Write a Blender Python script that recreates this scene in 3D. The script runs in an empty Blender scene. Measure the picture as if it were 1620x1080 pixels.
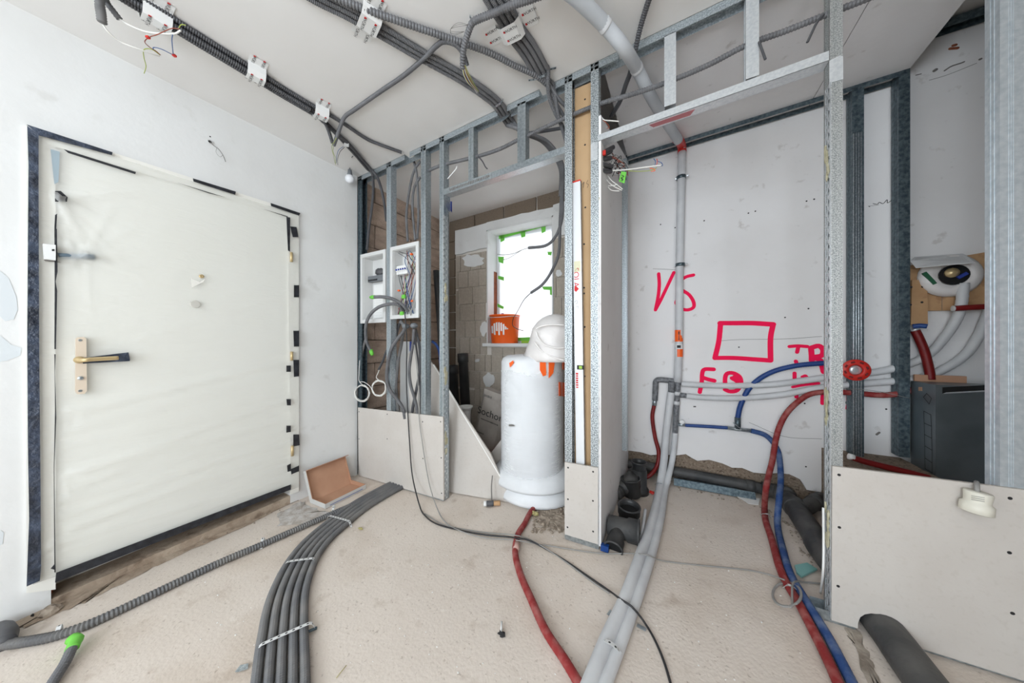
import bpy, bmesh, math, random
from mathutils import Vector, Matrix
random.seed(7)
SC = bpy.context.scene
COL = SC.collection
V = Vector

# ------------------------------------------------------------------ camera
CAM = V((2.48, -1.623, 1.185))
YAW = math.radians(29.165)
FWD = V((-math.sin(YAW), math.cos(YAW), 0))
RGT = V((math.cos(YAW), math.sin(YAW), 0))
FPX = 466.0
cd = bpy.data.cameras.new('camera')
cd.sensor_width = 36.0
cd.lens = FPX / 1620 * 36.0
cd.clip_start = 0.02
cam = bpy.data.objects.new('camera', cd)
cam.location = CAM
cam.rotation_euler = (math.pi / 2, 0, YAW)
COL.objects.link(cam)
SC.camera = cam

# ------------------------------------------------------------------ sky, daylight, exposure
SC.view_settings.view_transform = 'Standard'
SC.view_settings.look = 'None'
SC.view_settings.gamma = 1.0
SC.view_settings.use_curve_mapping = False
SC.view_settings.exposure = 0.27
w = bpy.data.worlds.new('overcast_sky')
SC.world = w
w.use_nodes = True
bg = w.node_tree.nodes['Background']
bg.inputs[0].default_value = (0.86, 0.93, 1.0, 1)
bg.inputs[1].default_value = 3.0

def area(name, loc, target, sx, sy, power, color):
    l = bpy.data.lights.new(name, 'AREA')
    l.shape = 'RECTANGLE'; l.size = sx; l.size_y = sy
    l.energy = power; l.color = color
    o = bpy.data.objects.new(name, l)
    o.location = loc
    o.rotation_euler = (V(target) - V(loc)).to_track_quat('-Z', 'Y').to_euler()
    COL.objects.link(o)
    return o
# daylight entering through the window openings of the rear and right walls
area('daylight_rear', (1.8, -4.48, 1.6), (2.1, 0, 2.2), 1.4, 1.6, 64, (0.80, 0.90, 1.0))
area('daylight_right', (3.58, -3.4, 1.6), (0.4, -1.6, 2.5), 1.5, 1.6, 29, (0.90, 0.95, 1.0))

# ------------------------------------------------------------------ image pixel to scene point helpers
GX, GY = 0.0272, 0.0152          # tilt per metre put into floor and ceiling to match skewed image vanishing points
def zf(x, y): return GX * x + GY * y
HROOM = 2.65
def zc(x, y): return zf(x, y) + HROOM
def ray(px, py):
    return FWD + RGT * ((px - 810) / FPX) + V((0, 0, (540 - py) / FPX))
def PY(px, py, y):               # point on the vertical plane y = const
    d = ray(px, py); return CAM + d * ((y - CAM.y) / d.y)
def PX(px, py, x):
    d = ray(px, py); return CAM + d * ((x - CAM.x) / d.x)
def PH(px, py, h):               # point h above the slab
    d = ray(px, py)
    t = (zf(CAM.x, CAM.y) + h - CAM.z) / (d.z - GX * d.x - GY * d.y)
    return CAM + d * t
def PC(px, py, h=0.0):           # point h below the ceiling
    return PH(px, py, HROOM - h)
def PT(px, py, t): return CAM + ray(px, py) * t

# ------------------------------------------------------------------ materials
def lin(c):
    c = c / 255.0
    return c / 12.92 if c <= 0.04045 else ((c + 0.055) / 1.055) ** 2.4
def rgb(r, g, b): return (lin(r), lin(g), lin(b), 1)
MATS = {}
def mat(name, c, rough=0.6, metal=0.0, c2=None, scale=20.0, bump=0.0, bscale=60.0, detail=4.0,
        alpha=1.0, lo=0.35, hi=0.65, trans=0.0, spec=0.5, voronoi=False):
    m = bpy.data.materials.new(name)
    m.use_nodes = True
    nt = m.node_tree; N = nt.nodes; L = nt.links
    b = N['Principled BSDF']
    b.inputs['Base Color'].default_value = rgb(*c)
    b.inputs['Roughness'].default_value = rough
    b.inputs['Metallic'].default_value = metal
    b.inputs['Specular IOR Level'].default_value = spec
    b.inputs['Alpha'].default_value = alpha
    if trans: b.inputs['Transmission Weight'].default_value = trans
    if c2 or bump:
        tc = N.new('ShaderNodeTexCoord')
    if c2:
        if voronoi:
            t = N.new('ShaderNodeTexVoronoi'); out = t.outputs['Color']
            t.inputs['Scale'].default_value = scale
        else:
            t = N.new('ShaderNodeTexNoise'); out = t.outputs['Fac']
            t.inputs['Scale'].default_value = scale; t.inputs['Detail'].default_value = detail
        L.new(tc.outputs['Object'], t.inputs['Vector'])
        r = N.new('ShaderNodeValToRGB')
        r.color_ramp.elements[0].position = lo; r.color_ramp.elements[0].color = rgb(*c)
        r.color_ramp.elements[1].position = hi; r.color_ramp.elements[1].color = rgb(*c2)
        L.new(out, r.inputs['Fac']); L.new(r.outputs['Color'], b.inputs['Base Color'])
    if bump:
        t = N.new('ShaderNodeTexNoise'); t.inputs['Scale'].default_value = bscale
        t.inputs['Detail'].default_value = 6
        L.new(tc.outputs['Object'], t.inputs['Vector'])
        bp = N.new('ShaderNodeBump'); bp.inputs['Strength'].default_value = bump
        bp.inputs['Distance'].default_value = 0.01
        L.new(t.outputs['Fac'], bp.inputs['Height']); L.new(bp.outputs['Normal'], b.inputs['Normal'])
    MATS[name] = m
    return m

def layered(name, base, layers, rough=0.9, bump=0.3, bscale=40):
    """base colour with several noise layers (colour, scale, lo, hi, strength)."""
    m = bpy.data.materials.new(name); m.use_nodes = True
    nt = m.node_tree; N = nt.nodes; L = nt.links
    b = N['Principled BSDF']; b.inputs['Roughness'].default_value = rough
    b.inputs['Specular IOR Level'].default_value = 0.25
    tc = N.new('ShaderNodeTexCoord')
    cur = None
    for i, (c, sc, lo, hi, st) in enumerate(layers):
        t = N.new('ShaderNodeTexNoise'); t.inputs['Scale'].default_value = sc
        t.inputs['Detail'].default_value = 7
        mp = N.new('ShaderNodeMapping'); mp.inputs['Location'].default_value = (i * 3.1, i * 1.7, i * 5.3)
        L.new(tc.outputs['Object'], mp.inputs[0]); L.new(mp.outputs[0], t.inputs['Vector'])
        mr = N.new('ShaderNodeMapRange')
        mr.inputs[1].default_value = lo; mr.inputs[2].default_value = hi
        mr.inputs[3].default_value = 0; mr.inputs[4].default_value = st
        L.new(t.outputs['Fac'], mr.inputs[0])
        mx = N.new('ShaderNodeMix'); mx.data_type = 'RGBA'
        L.new(mr.outputs[0], mx.inputs[0])
        if cur is None: mx.inputs[6].default_value = rgb(*base)
        else: L.new(cur, mx.inputs[6])
        mx.inputs[7].default_value = rgb(*c)
        cur = mx.outputs[2]
    L.new(cur, b.inputs['Base Color'])
    if bump:
        t = N.new('ShaderNodeTexNoise'); t.inputs['Scale'].default_value = bscale
        t.inputs['Detail'].default_value = 8
        L.new(tc.outputs['Object'], t.inputs['Vector'])
        bp = N.new('ShaderNodeBump'); bp.inputs['Strength'].default_value = bump
        bp.inputs['Distance'].default_value = 0.01
        L.new(t.outputs['Fac'], bp.inputs['Height']); L.new(bp.outputs['Normal'], b.inputs['Normal'])
    MATS[name] = m
    return m

M = {}
M['plaster'] = layered('white_plaster', (230, 230, 228), [((212, 210, 206), 1.6, .45, .7, .5), ((200, 198, 192), 7, .62, .7, .35)], .85, .12, 25)
M['ceil'] = layered('ceiling_paint', (236, 234, 231), [((222, 218, 213), 1.1, .4, .7, .6)], .9, .05, 30)
M['bathwall'] = layered('bath_wall_plaster', (236, 234, 233), [((224, 221, 219), 1.8, .45, .7, .6), ((190, 184, 178), 14, .66, .74, .5)], .85, .1, 30)
M['floor'] = layered('concrete_floor', (216, 204, 192), [((226, 215, 204), 1.3, .4, .7, .8), ((196, 180, 164), 2.7, .5, .72, .6), ((150, 132, 116), 70, .62, .72, .5), ((232, 224, 214), 26, .66, .74, .5), ((170, 150, 132), 9, .6, .75, .5)], .93, .22, 90)
M['dirt'] = layered('floor_dirt', (160, 142, 124), [((186, 170, 152), 6, .4, .65, .9), ((112, 94, 78), 18, .56, .72, .7)], .95, .9, 30)
M['block'] = layered('aerated_block', (206, 182, 163), [((226, 206, 188), 90, .5, .62, .8), ((96, 76, 62), 70, .56, .66, .7), ((130, 106, 90), 3, .4, .7, .5)], .95, .9, 90)
M['blockd'] = layered('dark_block', (140, 124, 108), [((164, 148, 132), 80, .5, .62, .7), ((76, 62, 52), 60, .56, .66, .7)], .95, .9, 80)
M['mortar'] = mat('mortar', (96, 82, 70), .95)
M['tilebed'] = layered('tile_adhesive', (182, 171, 157), [((200, 190, 177), 9, .45, .65, .6), ((150, 138, 124), 30, .6, .7, .6)], .9, .4, 60)
M['tileline'] = mat('grout_line', (226, 219, 210), .9)
M['galv'] = mat('galvanised_steel', (150, 160, 166), .38, .7, (205, 212, 216), 160, .12, 220, 3, lo=.35, hi=.68)
M['galvd'] = mat('galvanised_steel_speckled', (96, 104, 108), .42, .6, (214, 220, 222), 210, .2, 300, 2, lo=.4, hi=.6)
M['galvb'] = mat('galvanised_steel_worn', (150, 160, 166), .33, .8, (196, 204, 208), 70, .05, 120, 6, lo=.3, hi=.75)
M['galvdark'] = mat('dull_steel', (70, 84, 92), .45, .7, (110, 124, 130), 60, .1, 120)
M['galvg'] = mat('galvanised_steel_fine_grain', (128, 132, 132), .42, .55, (196, 198, 196), 260, .15, 300, 2, lo=.36, hi=.64)
M['galvh'] = mat('lit_spangled_steel', (186, 196, 202), .33, .5, (214, 220, 224), 60, .05, 120, 6, lo=.3, hi=.75)  # lighter base colour stands in for window light reflected in the right edge stud
M['galvwhite'] = mat('bright_zinc_steel', (222, 226, 228), .3, .55, (205, 210, 214), 90)
M['board'] = layered('plasterboard_paper', (205, 199, 192), [((196, 188, 180), 5, .4, .7, .6), ((188, 180, 170), 60, .55, .7, .3)], .9, .06, 120)
M['boardedge'] = mat('gypsum_edge', (236, 234, 230), .95)
M['brown'] = layered('brown_board_paper', (196, 164, 126), [((184, 150, 112), 4, .4, .7, .6)], .9, .05, 90)
M['conduit'] = mat('grey_conduit', (112, 112, 114), .5, 0, (98, 98, 100), 12)
M['conduitd'] = mat('dark_grey_conduit', (84, 84, 87), .5, 0, (70, 70, 73), 12)
M['conduitdust'] = mat('dusty_grey_conduit', (98, 98, 99), .6, 0, (124, 121, 117), 9, lo=.4, hi=.75)
M['hollow'] = mat('dark_hollow', (18, 18, 19), .9)
M['wire_w'] = mat('white_cable', (226, 224, 218), .45)
M['wire_g'] = mat('grey_cable', (150, 148, 144), .5)
M['wire_k'] = mat('black_cable', (42, 42, 44), .45)
M['wire_blue'] = mat('blue_wire', (44, 84, 140), .45)
M['wire_brown'] = mat('brown_wire', (140, 62, 38), .45)
M['wire_yg'] = mat('yellow_green_wire', (160, 172, 70), .45)
M['red'] = mat('red_plastic', (206, 44, 34), .45)
M['orange'] = mat('orange_plastic', (255, 104, 34), .45)
M['copper'] = mat('copper', (190, 120, 80), .3, .8)
M['brass'] = mat('brass', (212, 188, 142), .35, .5)
M['green'] = mat('green_tape', (112, 200, 72), .55)
M['blacktape'] = mat('black_tape', (30, 31, 36), .42, 0, (48, 50, 56), 30, .5, 40)
M['bluetape'] = mat('shiny_dark_tape', (34, 40, 52), .3, 0, (70, 80, 98), 22, .8, 45)
M['doorc'] = layered('cream_door', (244, 243, 236), [((238, 236, 226), 1.2, .4, .7, .6)], .5, .02, 30)
M['framec'] = mat('cream_frame', (240, 238, 230), .5)
M['white'] = mat('white_plastic', (236, 236, 234), .4)
M['offwhite'] = mat('off_white_plastic', (214, 214, 212), .4)
M['insul'] = mat('white_pipe_insulation', (214, 215, 216), .55, 0, (200, 201, 203), 8, .1, 60)
M['insulg'] = mat('grey_pipe_insulation', (186, 190, 194), .5, 0, (198, 201, 204), 5)
M['redhose'] = mat('red_pipe_sleeve', (140, 38, 38), .65, 0, (172, 104, 98), 22, .25, 80, lo=.42, hi=.75)
M['redhosec'] = mat('clean_red_pipe_sleeve', (128, 22, 22), .45, 0, (112, 16, 16), 10, .15, 120)
M['bluehose'] = mat('blue_pipe_sleeve', (18, 58, 124), .5, 0, (28, 68, 132), 12, .15, 90)
M['bluedust'] = mat('dusty_blue_pipe_sleeve', (40, 74, 130), .65, 0, (106, 124, 156), 22, .25, 80, lo=.42, hi=.75)
M['fitting'] = mat('grey_taped_insulation', (92, 94, 97), .4, 0, (132, 134, 138), 60, .4, 60)
M['blackpipe'] = mat('black_drain_pipe', (44, 45, 46), .45, 0, (58, 58, 58), 8)
M['blackdust'] = mat('dusty_black_drain_pipe', (58, 59, 60), .55, 0, (98, 96, 93), 7, .3, 30, lo=.4, hi=.75)
M['foam'] = mat('white_foam', (236, 238, 240), .6, 0, (222, 224, 226), 5, .2, 20)
M['bagw'] = mat('white_film_bag', (238, 234, 231), .4, 0, (224, 219, 216), 4, .5, 14)
M['sack'] = mat('grey_paper_sack', (168, 160, 152), .8, 0, (148, 140, 132), 6, .4, 14)
M['wood'] = layered('pale_wood', (196, 158, 118), [((176, 136, 98), 7, .4, .65, .8), ((150, 110, 78), 20, .6, .7, .5)], .7, .1, 40)
M['card'] = mat('cardboard', (198, 156, 128), .85, 0, (186, 142, 114), 5)
M['cardout'] = mat('white_carton_outside', (206, 204, 200), .7)
M['steelbox'] = mat('dark_steel_cabinet', (128, 136, 140), .38, .65, (112, 120, 124), 5)
M['paper'] = mat('paper', (222, 222, 222), .8)
M['ink'] = mat('black_ink', (34, 33, 34), .7)
M['inkg'] = mat('grey_pencil', (120, 116, 112), .8)
M['redink'] = mat('red_print', (214, 38, 40), .6)
M['blueink'] = mat('blue_print', (40, 62, 150), .6)
M['spray'] = mat('neon_red_spray_paint', (255, 26, 84), .8, spec=.2)
M['wool'] = mat('mineral_wool', (160, 150, 96), .95, 0, (196, 186, 136), 60, .9, 60)
M['glue'] = mat('dried_adhesive', (178, 172, 140), .9, 0, (200, 194, 170), 40, .6, 40)
M['turq'] = mat('turquoise_tile', (120, 176, 170), .3)
M['rust'] = mat('rusty_steel', (160, 92, 62), .8, 0, (130, 70, 46), 20, .4, 40)
M['level'] = mat('white_enamel_aluminium', (226, 228, 230), .35, .1)
M['bulb'] = mat('frosted_bulb', (240, 242, 245), .3)
M['rubble'] = mat('rubble', (176, 162, 146), .95, 0, (130, 116, 102), 30, .6, 60)
M['leadgrey'] = mat('grey_junction_box', (112, 116, 120), .5)
M['grass'] = mat('vial_green', (150, 190, 60), .3)

def film_mat(name, color, opacity, rough, bump):
    m = bpy.data.materials.new(name); m.use_nodes = True
    nt = m.node_tree; N = nt.nodes; L = nt.links
    b = N['Principled BSDF']; out = N['Material Output']
    b.inputs['Base Color'].default_value = rgb(*color); b.inputs['Roughness'].default_value = rough
    tr = N.new('ShaderNodeBsdfTransparent'); tl = N.new('ShaderNodeBsdfTranslucent')
    tl.inputs[0].default_value = rgb(*color)
    m1 = N.new('ShaderNodeMixShader'); m1.inputs[0].default_value = 0.35
    L.new(b.outputs[0], m1.inputs[1]); L.new(tl.outputs[0], m1.inputs[2])
    m2 = N.new('ShaderNodeMixShader'); m2.inputs[0].default_value = opacity
    L.new(tr.outputs[0], m2.inputs[1]); L.new(m1.outputs[0], m2.inputs[2])
    L.new(m2.outputs[0], out.inputs[0])
    if bump:
        tc = N.new('ShaderNodeTexCoord'); mp = N.new('ShaderNodeMapping')
        mp.inputs['Scale'].default_value = (1, 1.2, 5)
        t = N.new('ShaderNodeTexNoise'); t.inputs['Scale'].default_value = 5; t.inputs['Detail'].default_value = 4
        t.inputs['Distortion'].default_value = 1.5
        L.new(tc.outputs['Object'], mp.inputs[0]); L.new(mp.outputs[0], t.inputs['Vector'])
        bp = N.new('ShaderNodeBump'); bp.inputs['Strength'].default_value = bump; bp.inputs['Distance'].default_value = .02
        L.new(t.outputs['Fac'], bp.inputs['Height']); L.new(bp.outputs['Normal'], b.inputs['Normal'])
    return m
M['doorfilm'] = film_mat('clear_protective_film', (244, 244, 240), .42, .2, .35)
M['winfilm'] = film_mat('white_window_film', (246, 248, 250), .75, .4, .3)
M['wrap'] = film_mat('stretch_wrap', (246, 247, 248), .28, .2, .5)

# ------------------------------------------------------------------ mesh helpers
class MB:
    def __init__(s): s.v = []; s.f = []
    def add(s, vs, fs):
        o = len(s.v); s.v += [tuple(p) for p in vs]; s.f += [tuple(i + o for i in f) for f in fs]
        return s
    def box(s, a, b):
        (x0, y0, z0), (x1, y1, z1) = a, b
        return s.add([(x0, y0, z0), (x1, y0, z0), (x1, y1, z0), (x0, y1, z0), (x0, y0, z1), (x1, y0, z1), (x1, y1, z1), (x0, y1, z1)],
                     [(0, 3, 2, 1), (4, 5, 6, 7), (0, 1, 5, 4), (1, 2, 6, 5), (2, 3, 7, 6), (3, 0, 4, 7)])
    def frame(s, c, ax, ay, az, hx, hy, hz):        # oriented box, half sizes
        c = V(c); vs = []
        for k in (-1, 1):
            for (i, j) in ((-1, -1), (1, -1), (1, 1), (-1, 1)):
                vs.append(c + ax * (i * hx) + ay * (j * hy) + az * (k * hz))
        return s.add(vs, [(0, 3, 2, 1), (4, 5, 6, 7), (0, 1, 5, 4), (1, 2, 6, 5), (2, 3, 7, 6), (3, 0, 4, 7)])
    def beam(s, p0, p1, side, up, lo, hi):          # box along p0-p1, extents lo=(s,u) hi=(s,u)
        p0, p1 = V(p0), V(p1); vs = []
        for p in (p0, p1):
            for (i, j) in ((lo[0], lo[1]), (hi[0], lo[1]), (hi[0], hi[1]), (lo[0], hi[1])):
                vs.append(p + side * i + up * j)
        return s.add(vs, [(0, 3, 2, 1), (4, 5, 6, 7), (0, 1, 5, 4), (1, 2, 6, 5), (2, 3, 7, 6), (3, 0, 4, 7)])
    def slab(s, pts, n):                             # polygon extruded by vector n
        k = len(pts); n = V(n)
        vs = [V(p) for p in pts] + [V(p) + n for p in pts]
        return s.add(vs, [tuple(range(k))[::-1], tuple(range(k, 2 * k))] + [(i, (i + 1) % k, k + (i + 1) % k, k + i) for i in range(k)])
    def tube(s, pts, r, seg=8, ring=0.0, depth=0.14, caps=True, sub=True, rfun=None):
        pts = smooth(pts, sub)
        if ring: pts = resample(pts, ring)
        n = len(pts)
        T = [(pts[min(i + 1, n - 1)] - pts[max(i - 1, 0)]).normalized() for i in range(n)]
        a = T[0].orthogonal().normalized(); vs = []
        for i in range(n):
            a = (a - T[i] * a.dot(T[i])).normalized(); b = T[i].cross(a)
            rr = r if rfun is None else r * rfun(i / (n - 1))
            if ring and i % 2: rr *= 1 - depth
            for k in range(seg):
                t = 2 * math.pi * k / seg
                vs.append(pts[i] + a * (math.cos(t) * rr) + b * (math.sin(t) * rr))
        fs = [(i * seg + k, i * seg + (k + 1) % seg, (i + 1) * seg + (k + 1) % seg, (i + 1) * seg + k) for i in range(n - 1) for k in range(seg)]
        if caps: fs += [tuple(range(seg))[::-1], tuple(range((n - 1) * seg, n * seg))]
        return s.add(vs, fs)
    def lathe(s, base, axis, prof, seg=20, caps=True):    # prof: (radius, distance along axis)
        base = V(base); ax = V(axis).normalized(); a = ax.orthogonal().normalized(); b = ax.cross(a); vs = []
        for (r, h) in prof:
            for k in range(seg):
                t = 2 * math.pi * k / seg
                vs.append(base + ax * h + a * (math.cos(t) * r) + b * (math.sin(t) * r))
        n = len(prof)
        fs = [(i * seg + k, i * seg + (k + 1) % seg, (i + 1) * seg + (k + 1) % seg, (i + 1) * seg + k) for i in range(n - 1) for k in range(seg)]
        if caps: fs += [tuple(range(seg))[::-1], tuple(range((n - 1) * seg, n * seg))]
        return s.add(vs, fs)
    def ribbon(s, pts, n, w, off=0.0, sub=True):     # flat stroke with round ends, facing n
        pts = [p + V(n) * off for p in smooth(pts, sub)]; n = V(n); e = 0.0
        for i in range(len(pts) - 1):
            d = (pts[i + 1] - pts[i]);
            if d.length < 1e-6: continue
            sd = n.cross(d.normalized()) * (w / 2)
            e += 2.5e-5; q = n * e
            s.add([pts[i] - sd + q, pts[i] + sd + q, pts[i + 1] + sd + q, pts[i + 1] - sd + q], [(0, 1, 2, 3)])
        a = n.orthogonal().normalized(); b = n.cross(a)
        for p in (pts if len(pts) < 40 else pts[::2] + [pts[-1]]):
            e += 2.5e-5
            s.add([p + n * e + (a * math.cos(t) + b * math.sin(t)) * (w / 2) for t in [2 * math.pi * k / 12 for k in range(12)]], [tuple(range(12))])
        return s
    def blob(s, c, rx, ry, rz, seg=10, rings=6, jit=0.0):
        c = V(c); vs = [c + V((0, 0, -rz))]
        for i in range(1, rings):
            ph = -math.pi / 2 + math.pi * i / rings
            for k in range(seg):
                t = 2 * math.pi * k / seg; j = 1 + random.uniform(-jit, jit)
                vs.append(c + V((math.cos(t) * math.cos(ph) * rx * j, math.sin(t) * math.cos(ph) * ry * j, math.sin(ph) * rz * j)))
        vs.append(c + V((0, 0, rz)))
        fs = [(0, 1 + (k + 1) % seg, 1 + k) for k in range(seg)]
        for i in range(rings - 2):
            for k in range(seg):
                p = 1 + i * seg
                fs.append((p + k, p + (k + 1) % seg, p + seg + (k + 1) % seg, p + seg + k))
        e = len(vs) - 1; p = 1 + (rings - 2) * seg
        fs += [(p + k, p + (k + 1) % seg, e) for k in range(seg)]
        return s.add(vs, fs)
    def build(s, name, m, parent=None, smoothf=False):
        me = bpy.data.meshes.new(name)
        me.from_pydata(s.v, [], s.f); me.validate(); me.update()
        bm = bmesh.new(); bm.from_mesh(me); bmesh.ops.recalc_face_normals(bm, faces=bm.faces); bm.to_mesh(me); bm.free()
        me.materials.append(M[m] if isinstance(m, str) else m)
        if smoothf: me.polygons.foreach_set('use_smooth', [True] * len(me.polygons))
        o = bpy.data.objects.new(name, me); COL.objects.link(o)
        if parent is not None: put(o, parent)
        return o

def put(o, parent):
    bpyw = parent_world(parent)
    o.parent = parent
    o.matrix_parent_inverse = bpyw.inverted()
def parent_world(p):
    m = Matrix.LocRotScale(p.location, p.rotation_euler, p.scale)
    return m if p.parent is None else parent_world(p.parent) @ p.matrix_parent_inverse @ m

def smooth(pts, on=True, k=8):
    pts = [V(p) for p in pts]
    if not on or len(pts) < 3: return pts
    out = []; n = len(pts)
    for i in range(n - 1):
        p0 = pts[i - 1] if i else pts[0] * 2 - pts[1]
        p1, p2 = pts[i], pts[i + 1]
        p3 = pts[i + 2] if i + 2 < n else pts[-1] * 2 - pts[-2]
        for j in range(k):
            t = j / k
            out.append(0.5 * ((2 * p1) + (p2 - p0) * t + (2 * p0 - 5 * p1 + 4 * p2 - p3) * t * t + (3 * p1 - p0 - 3 * p2 + p3) * t ** 3))
    out.append(pts[-1])
    return out
def resample(pts, step):
    L = [0]
    for i in range(1, len(pts)): L.append(L[-1] + (pts[i] - pts[i - 1]).length)
    n = max(4, int(L[-1] / step)); out = []; j = 0
    for i in range(n + 1):
        d = L[-1] * i / n
        while j < len(pts) - 2 and L[j + 1] < d: j += 1
        seg = L[j + 1] - L[j]
        out.append(pts[j].lerp(pts[j + 1], (d - L[j]) / seg if seg > 1e-9 else 0))
    return out
def offset_path(pts, up, du, ds):
    pts = smooth(pts); n = len(pts); out = []
    for i in range(n):
        T = (pts[min(i + 1, n - 1)] - pts[max(i - 1, 0)]).normalized()
        s_ = T.cross(V(up)).normalized(); u_ = s_.cross(T)
        out.append(pts[i] + s_ * ds + u_ * du)
    return out[::3] + [out[-1]]

def tag(o, label, cat, group=None, kind=None):
    if label: o['label'] = label
    if cat: o['category'] = cat
    if group: o['group'] = group
    if kind: o['kind'] = kind
    return o
def thing(name, loc, label, cat, group=None):
    o = bpy.data.objects.new(name, None); o.empty_display_size = .05
    o.location = loc; COL.objects.link(o)
    return tag(o, label, cat, group)
def struct(o): o['kind'] = 'structure'; return o
def text(name, s_, m, parent, pos, xdir, ydir, size, ext=0.0):
    c = bpy.data.curves.new(name, 'FONT'); c.body = s_; c.size = size; c.extrude = ext
    c.align_x = 'CENTER'; c.align_y = 'CENTER'; c.resolution_u = 3
    c.materials.append(M[m])
    o = bpy.data.objects.new(name + '_source', c); COL.objects.link(o)
    x = V(xdir).normalized(); y = V(ydir); y = (y - x * y.dot(x)).normalized(); z = x.cross(y)
    o.matrix_world = Matrix(((x.x, y.x, z.x, pos[0]), (x.y, y.y, z.y, pos[1]), (x.z, y.z, z.z, pos[2]), (0, 0, 0, 1)))
    loc, rot, sc = o.matrix_world.decompose()
    o.location = loc; o.rotation_euler = rot.to_euler()
    me = bpy.data.meshes.new_from_object(o)
    me.name = name
    if not me.materials: me.materials.append(M[m])
    o2 = bpy.data.objects.new(name, me); COL.objects.link(o2)
    o2.location = o.location; o2.rotation_euler = o.rotation_euler
    bpy.data.objects.remove(o); bpy.data.curves.remove(c)
    if parent is not None: put(o2, parent)
    return o2
def print_row(name, m, parent, pos, xdir, ydir, length, height, n):
    # a row of print too small to read in the photograph
    x = V(xdir).normalized(); y = V(ydir); y = (y - x * y.dot(x)).normalized(); z = x.cross(y); mb = MB(); p = V(pos) - x * length / 2
    for k in range(n):
        w_ = length / n * random.choice((.5, .6, .75)); h_ = height * random.uniform(.7, 1)
        mb.frame(p + x * (length * (k + .4) / n), x, y, z, w_ / 2, h_ / 2, .0003)
    return mb.build(name, m, parent)
UP = V((0, 0, 1)); XP = V((1, 0, 0)); YP = V((0, 1, 0))
UPF = V((-GX, -GY, 1)).normalized()          # normal of the slab and the ceiling
# ================================================================== ROOM SHELL
YB = 1.05          # bath recess back wall
YN = 1.20          # window wall of the left niche
XN = -0.03         # raw block wall of the niche
BASE = -0.25

def slab_plane(x0, x1, y0, y1, h, th, nx=1, ny=1, jit=0.0):
    mb = MB(); idx = {}
    vs = []; fs = []
    for j in range(ny + 1):
        for i in range(nx + 1):
            x = x0 + (x1 - x0) * i / nx; y = y0 + (y1 - y0) * j / ny
            z = zf(x, y) + h + (random.uniform(-jit, jit) if jit else 0)
            vs.append((x, y, z))
    for j in range(ny):
        for i in range(nx):
            a = j * (nx + 1) + i
            fs.append((a, a + 1, a + nx + 2, a + nx + 1))
    mb.add(vs, fs)
    e = [(x0, y0), (x1, y0), (x1, y1), (x0, y1)]
    zz = -0.02 if th > 0 else 0.02
    top = [V((x, y, zf(x, y) + h - zz * 0 - (0.012 if th > 0 else -0.012))) for x, y in e]
    mb.slab(top, V((0, 0, -th)))
    return mb
fl = struct(slab_plane(-.2, 4.9, -4.6, 1.55, 0, .2, 110, 130, .0018).build('floor', 'floor', None, True))
cmain = MB()
for (x0, x1, y0, y1) in ((-.2, 4.95, -4.7, .06), (-.2, 1.95, .06, 1.3)):
    cmain.slab([V((x, y, zc(x, y))) for x, y in ((x0, y0), (x1, y0), (x1, y1), (x0, y1))], V((0, 0, .5)))
ceil = struct(cmain.build('ceiling', 'ceil'))
calc = MB().slab([V((x, y, zc(x, y) + .22)) for x, y in ((1.95, .0), (5.0, .0), (5.0, 1.3), (1.95, 1.3))], V((0, 0, .3)))
ceil2 = struct(calc.build('ceiling_recess', 'ceil'))
# plasterboard ceiling of the bath recess, two sheets with a joint, ending at the alcove
sof = thing('ceiling_soffit', (2.2, .4, zc(2.2, .4) - .02), None, None); sof['kind'] = 'structure'
XS0, XS1 = PC(1518, 0, .014).x, PY(1442, 105, .96).x
for (xa, xb, xc, xd_) in ((2.127, 3.243, 3.243, 2.127), (3.247, XS0, XS1, 3.247)):
    MB().slab([V((x, y, zc(x, y) - .014)) for x, y in ((xa, .058), (xb, .058), (xc, YB), (xd_, YB))], V((0, 0, .0125))).build('panel', 'bathwall', sof)

# left wall with door opening
wl = MB()
DY0, DY1, DZ1 = -1.475, -.525, 2.085
wl.box((-.2, -4.6, BASE), (0, DY0, 3.0)).box((-.2, DY1, BASE), (0, -.005, 3.0)).box((-.2, DY0, DZ1), (0, DY1, 3.0)).box((-.2, DY0, BASE), (-.14, DY1, DZ1))
wall_left = struct(wl.build('wall_left', 'plaster'))
thr = MB().slab([V((-.14, DY0, BASE)), V((-.14, DY1, BASE)), V((-.14, DY1, zf(0, DY1) + .058)), V((-.14, DY0, zf(0, DY0) + .035))], V((.137, 0, 0)))
struct(thr.build('trim_1', 'dirt')).name = 'trim_threshold'
XR = 3.60          # unseen right wall, set close; its dark stretch shades the big lower right board
wr = MB()
for (x0, x1, z0, z1) in ((-.2, 1.05, BASE, 3), (1.05, 2.55, BASE, .75), (1.05, 2.55, 2.45, 3), (2.55, XR + .2, BASE, 3)):
    wr.box((x0, -4.7, z0), (x1, -4.5, z1))
struct(wr.build('wall_rear', 'plaster'))
wq = MB()
for (y0, y1, z0, z1) in ((-4.5, -4.2, BASE, 3), (-4.2, -2.6, BASE, .75), (-4.2, -2.6, 2.45, 3)):
    wq.box((XR, y0, z0), (XR + .2, y1, z1))
struct(wq.build('wall_right', 'plaster'))
wq = MB().box((XR, -2.6, BASE), (XR + .2, -.1, 3)).box((XR, -.1, BASE), (4.9, -.02, 3))  # unseen wall stretch, added dark and close to shade the big board
struct(wq.build('wall_right_shading', 'blockd'))
struct(MB().box((4.9, -.1, BASE), (5.0, 1.3, 3.3)).build('wall_alcove_side', 'plaster'))

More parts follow.
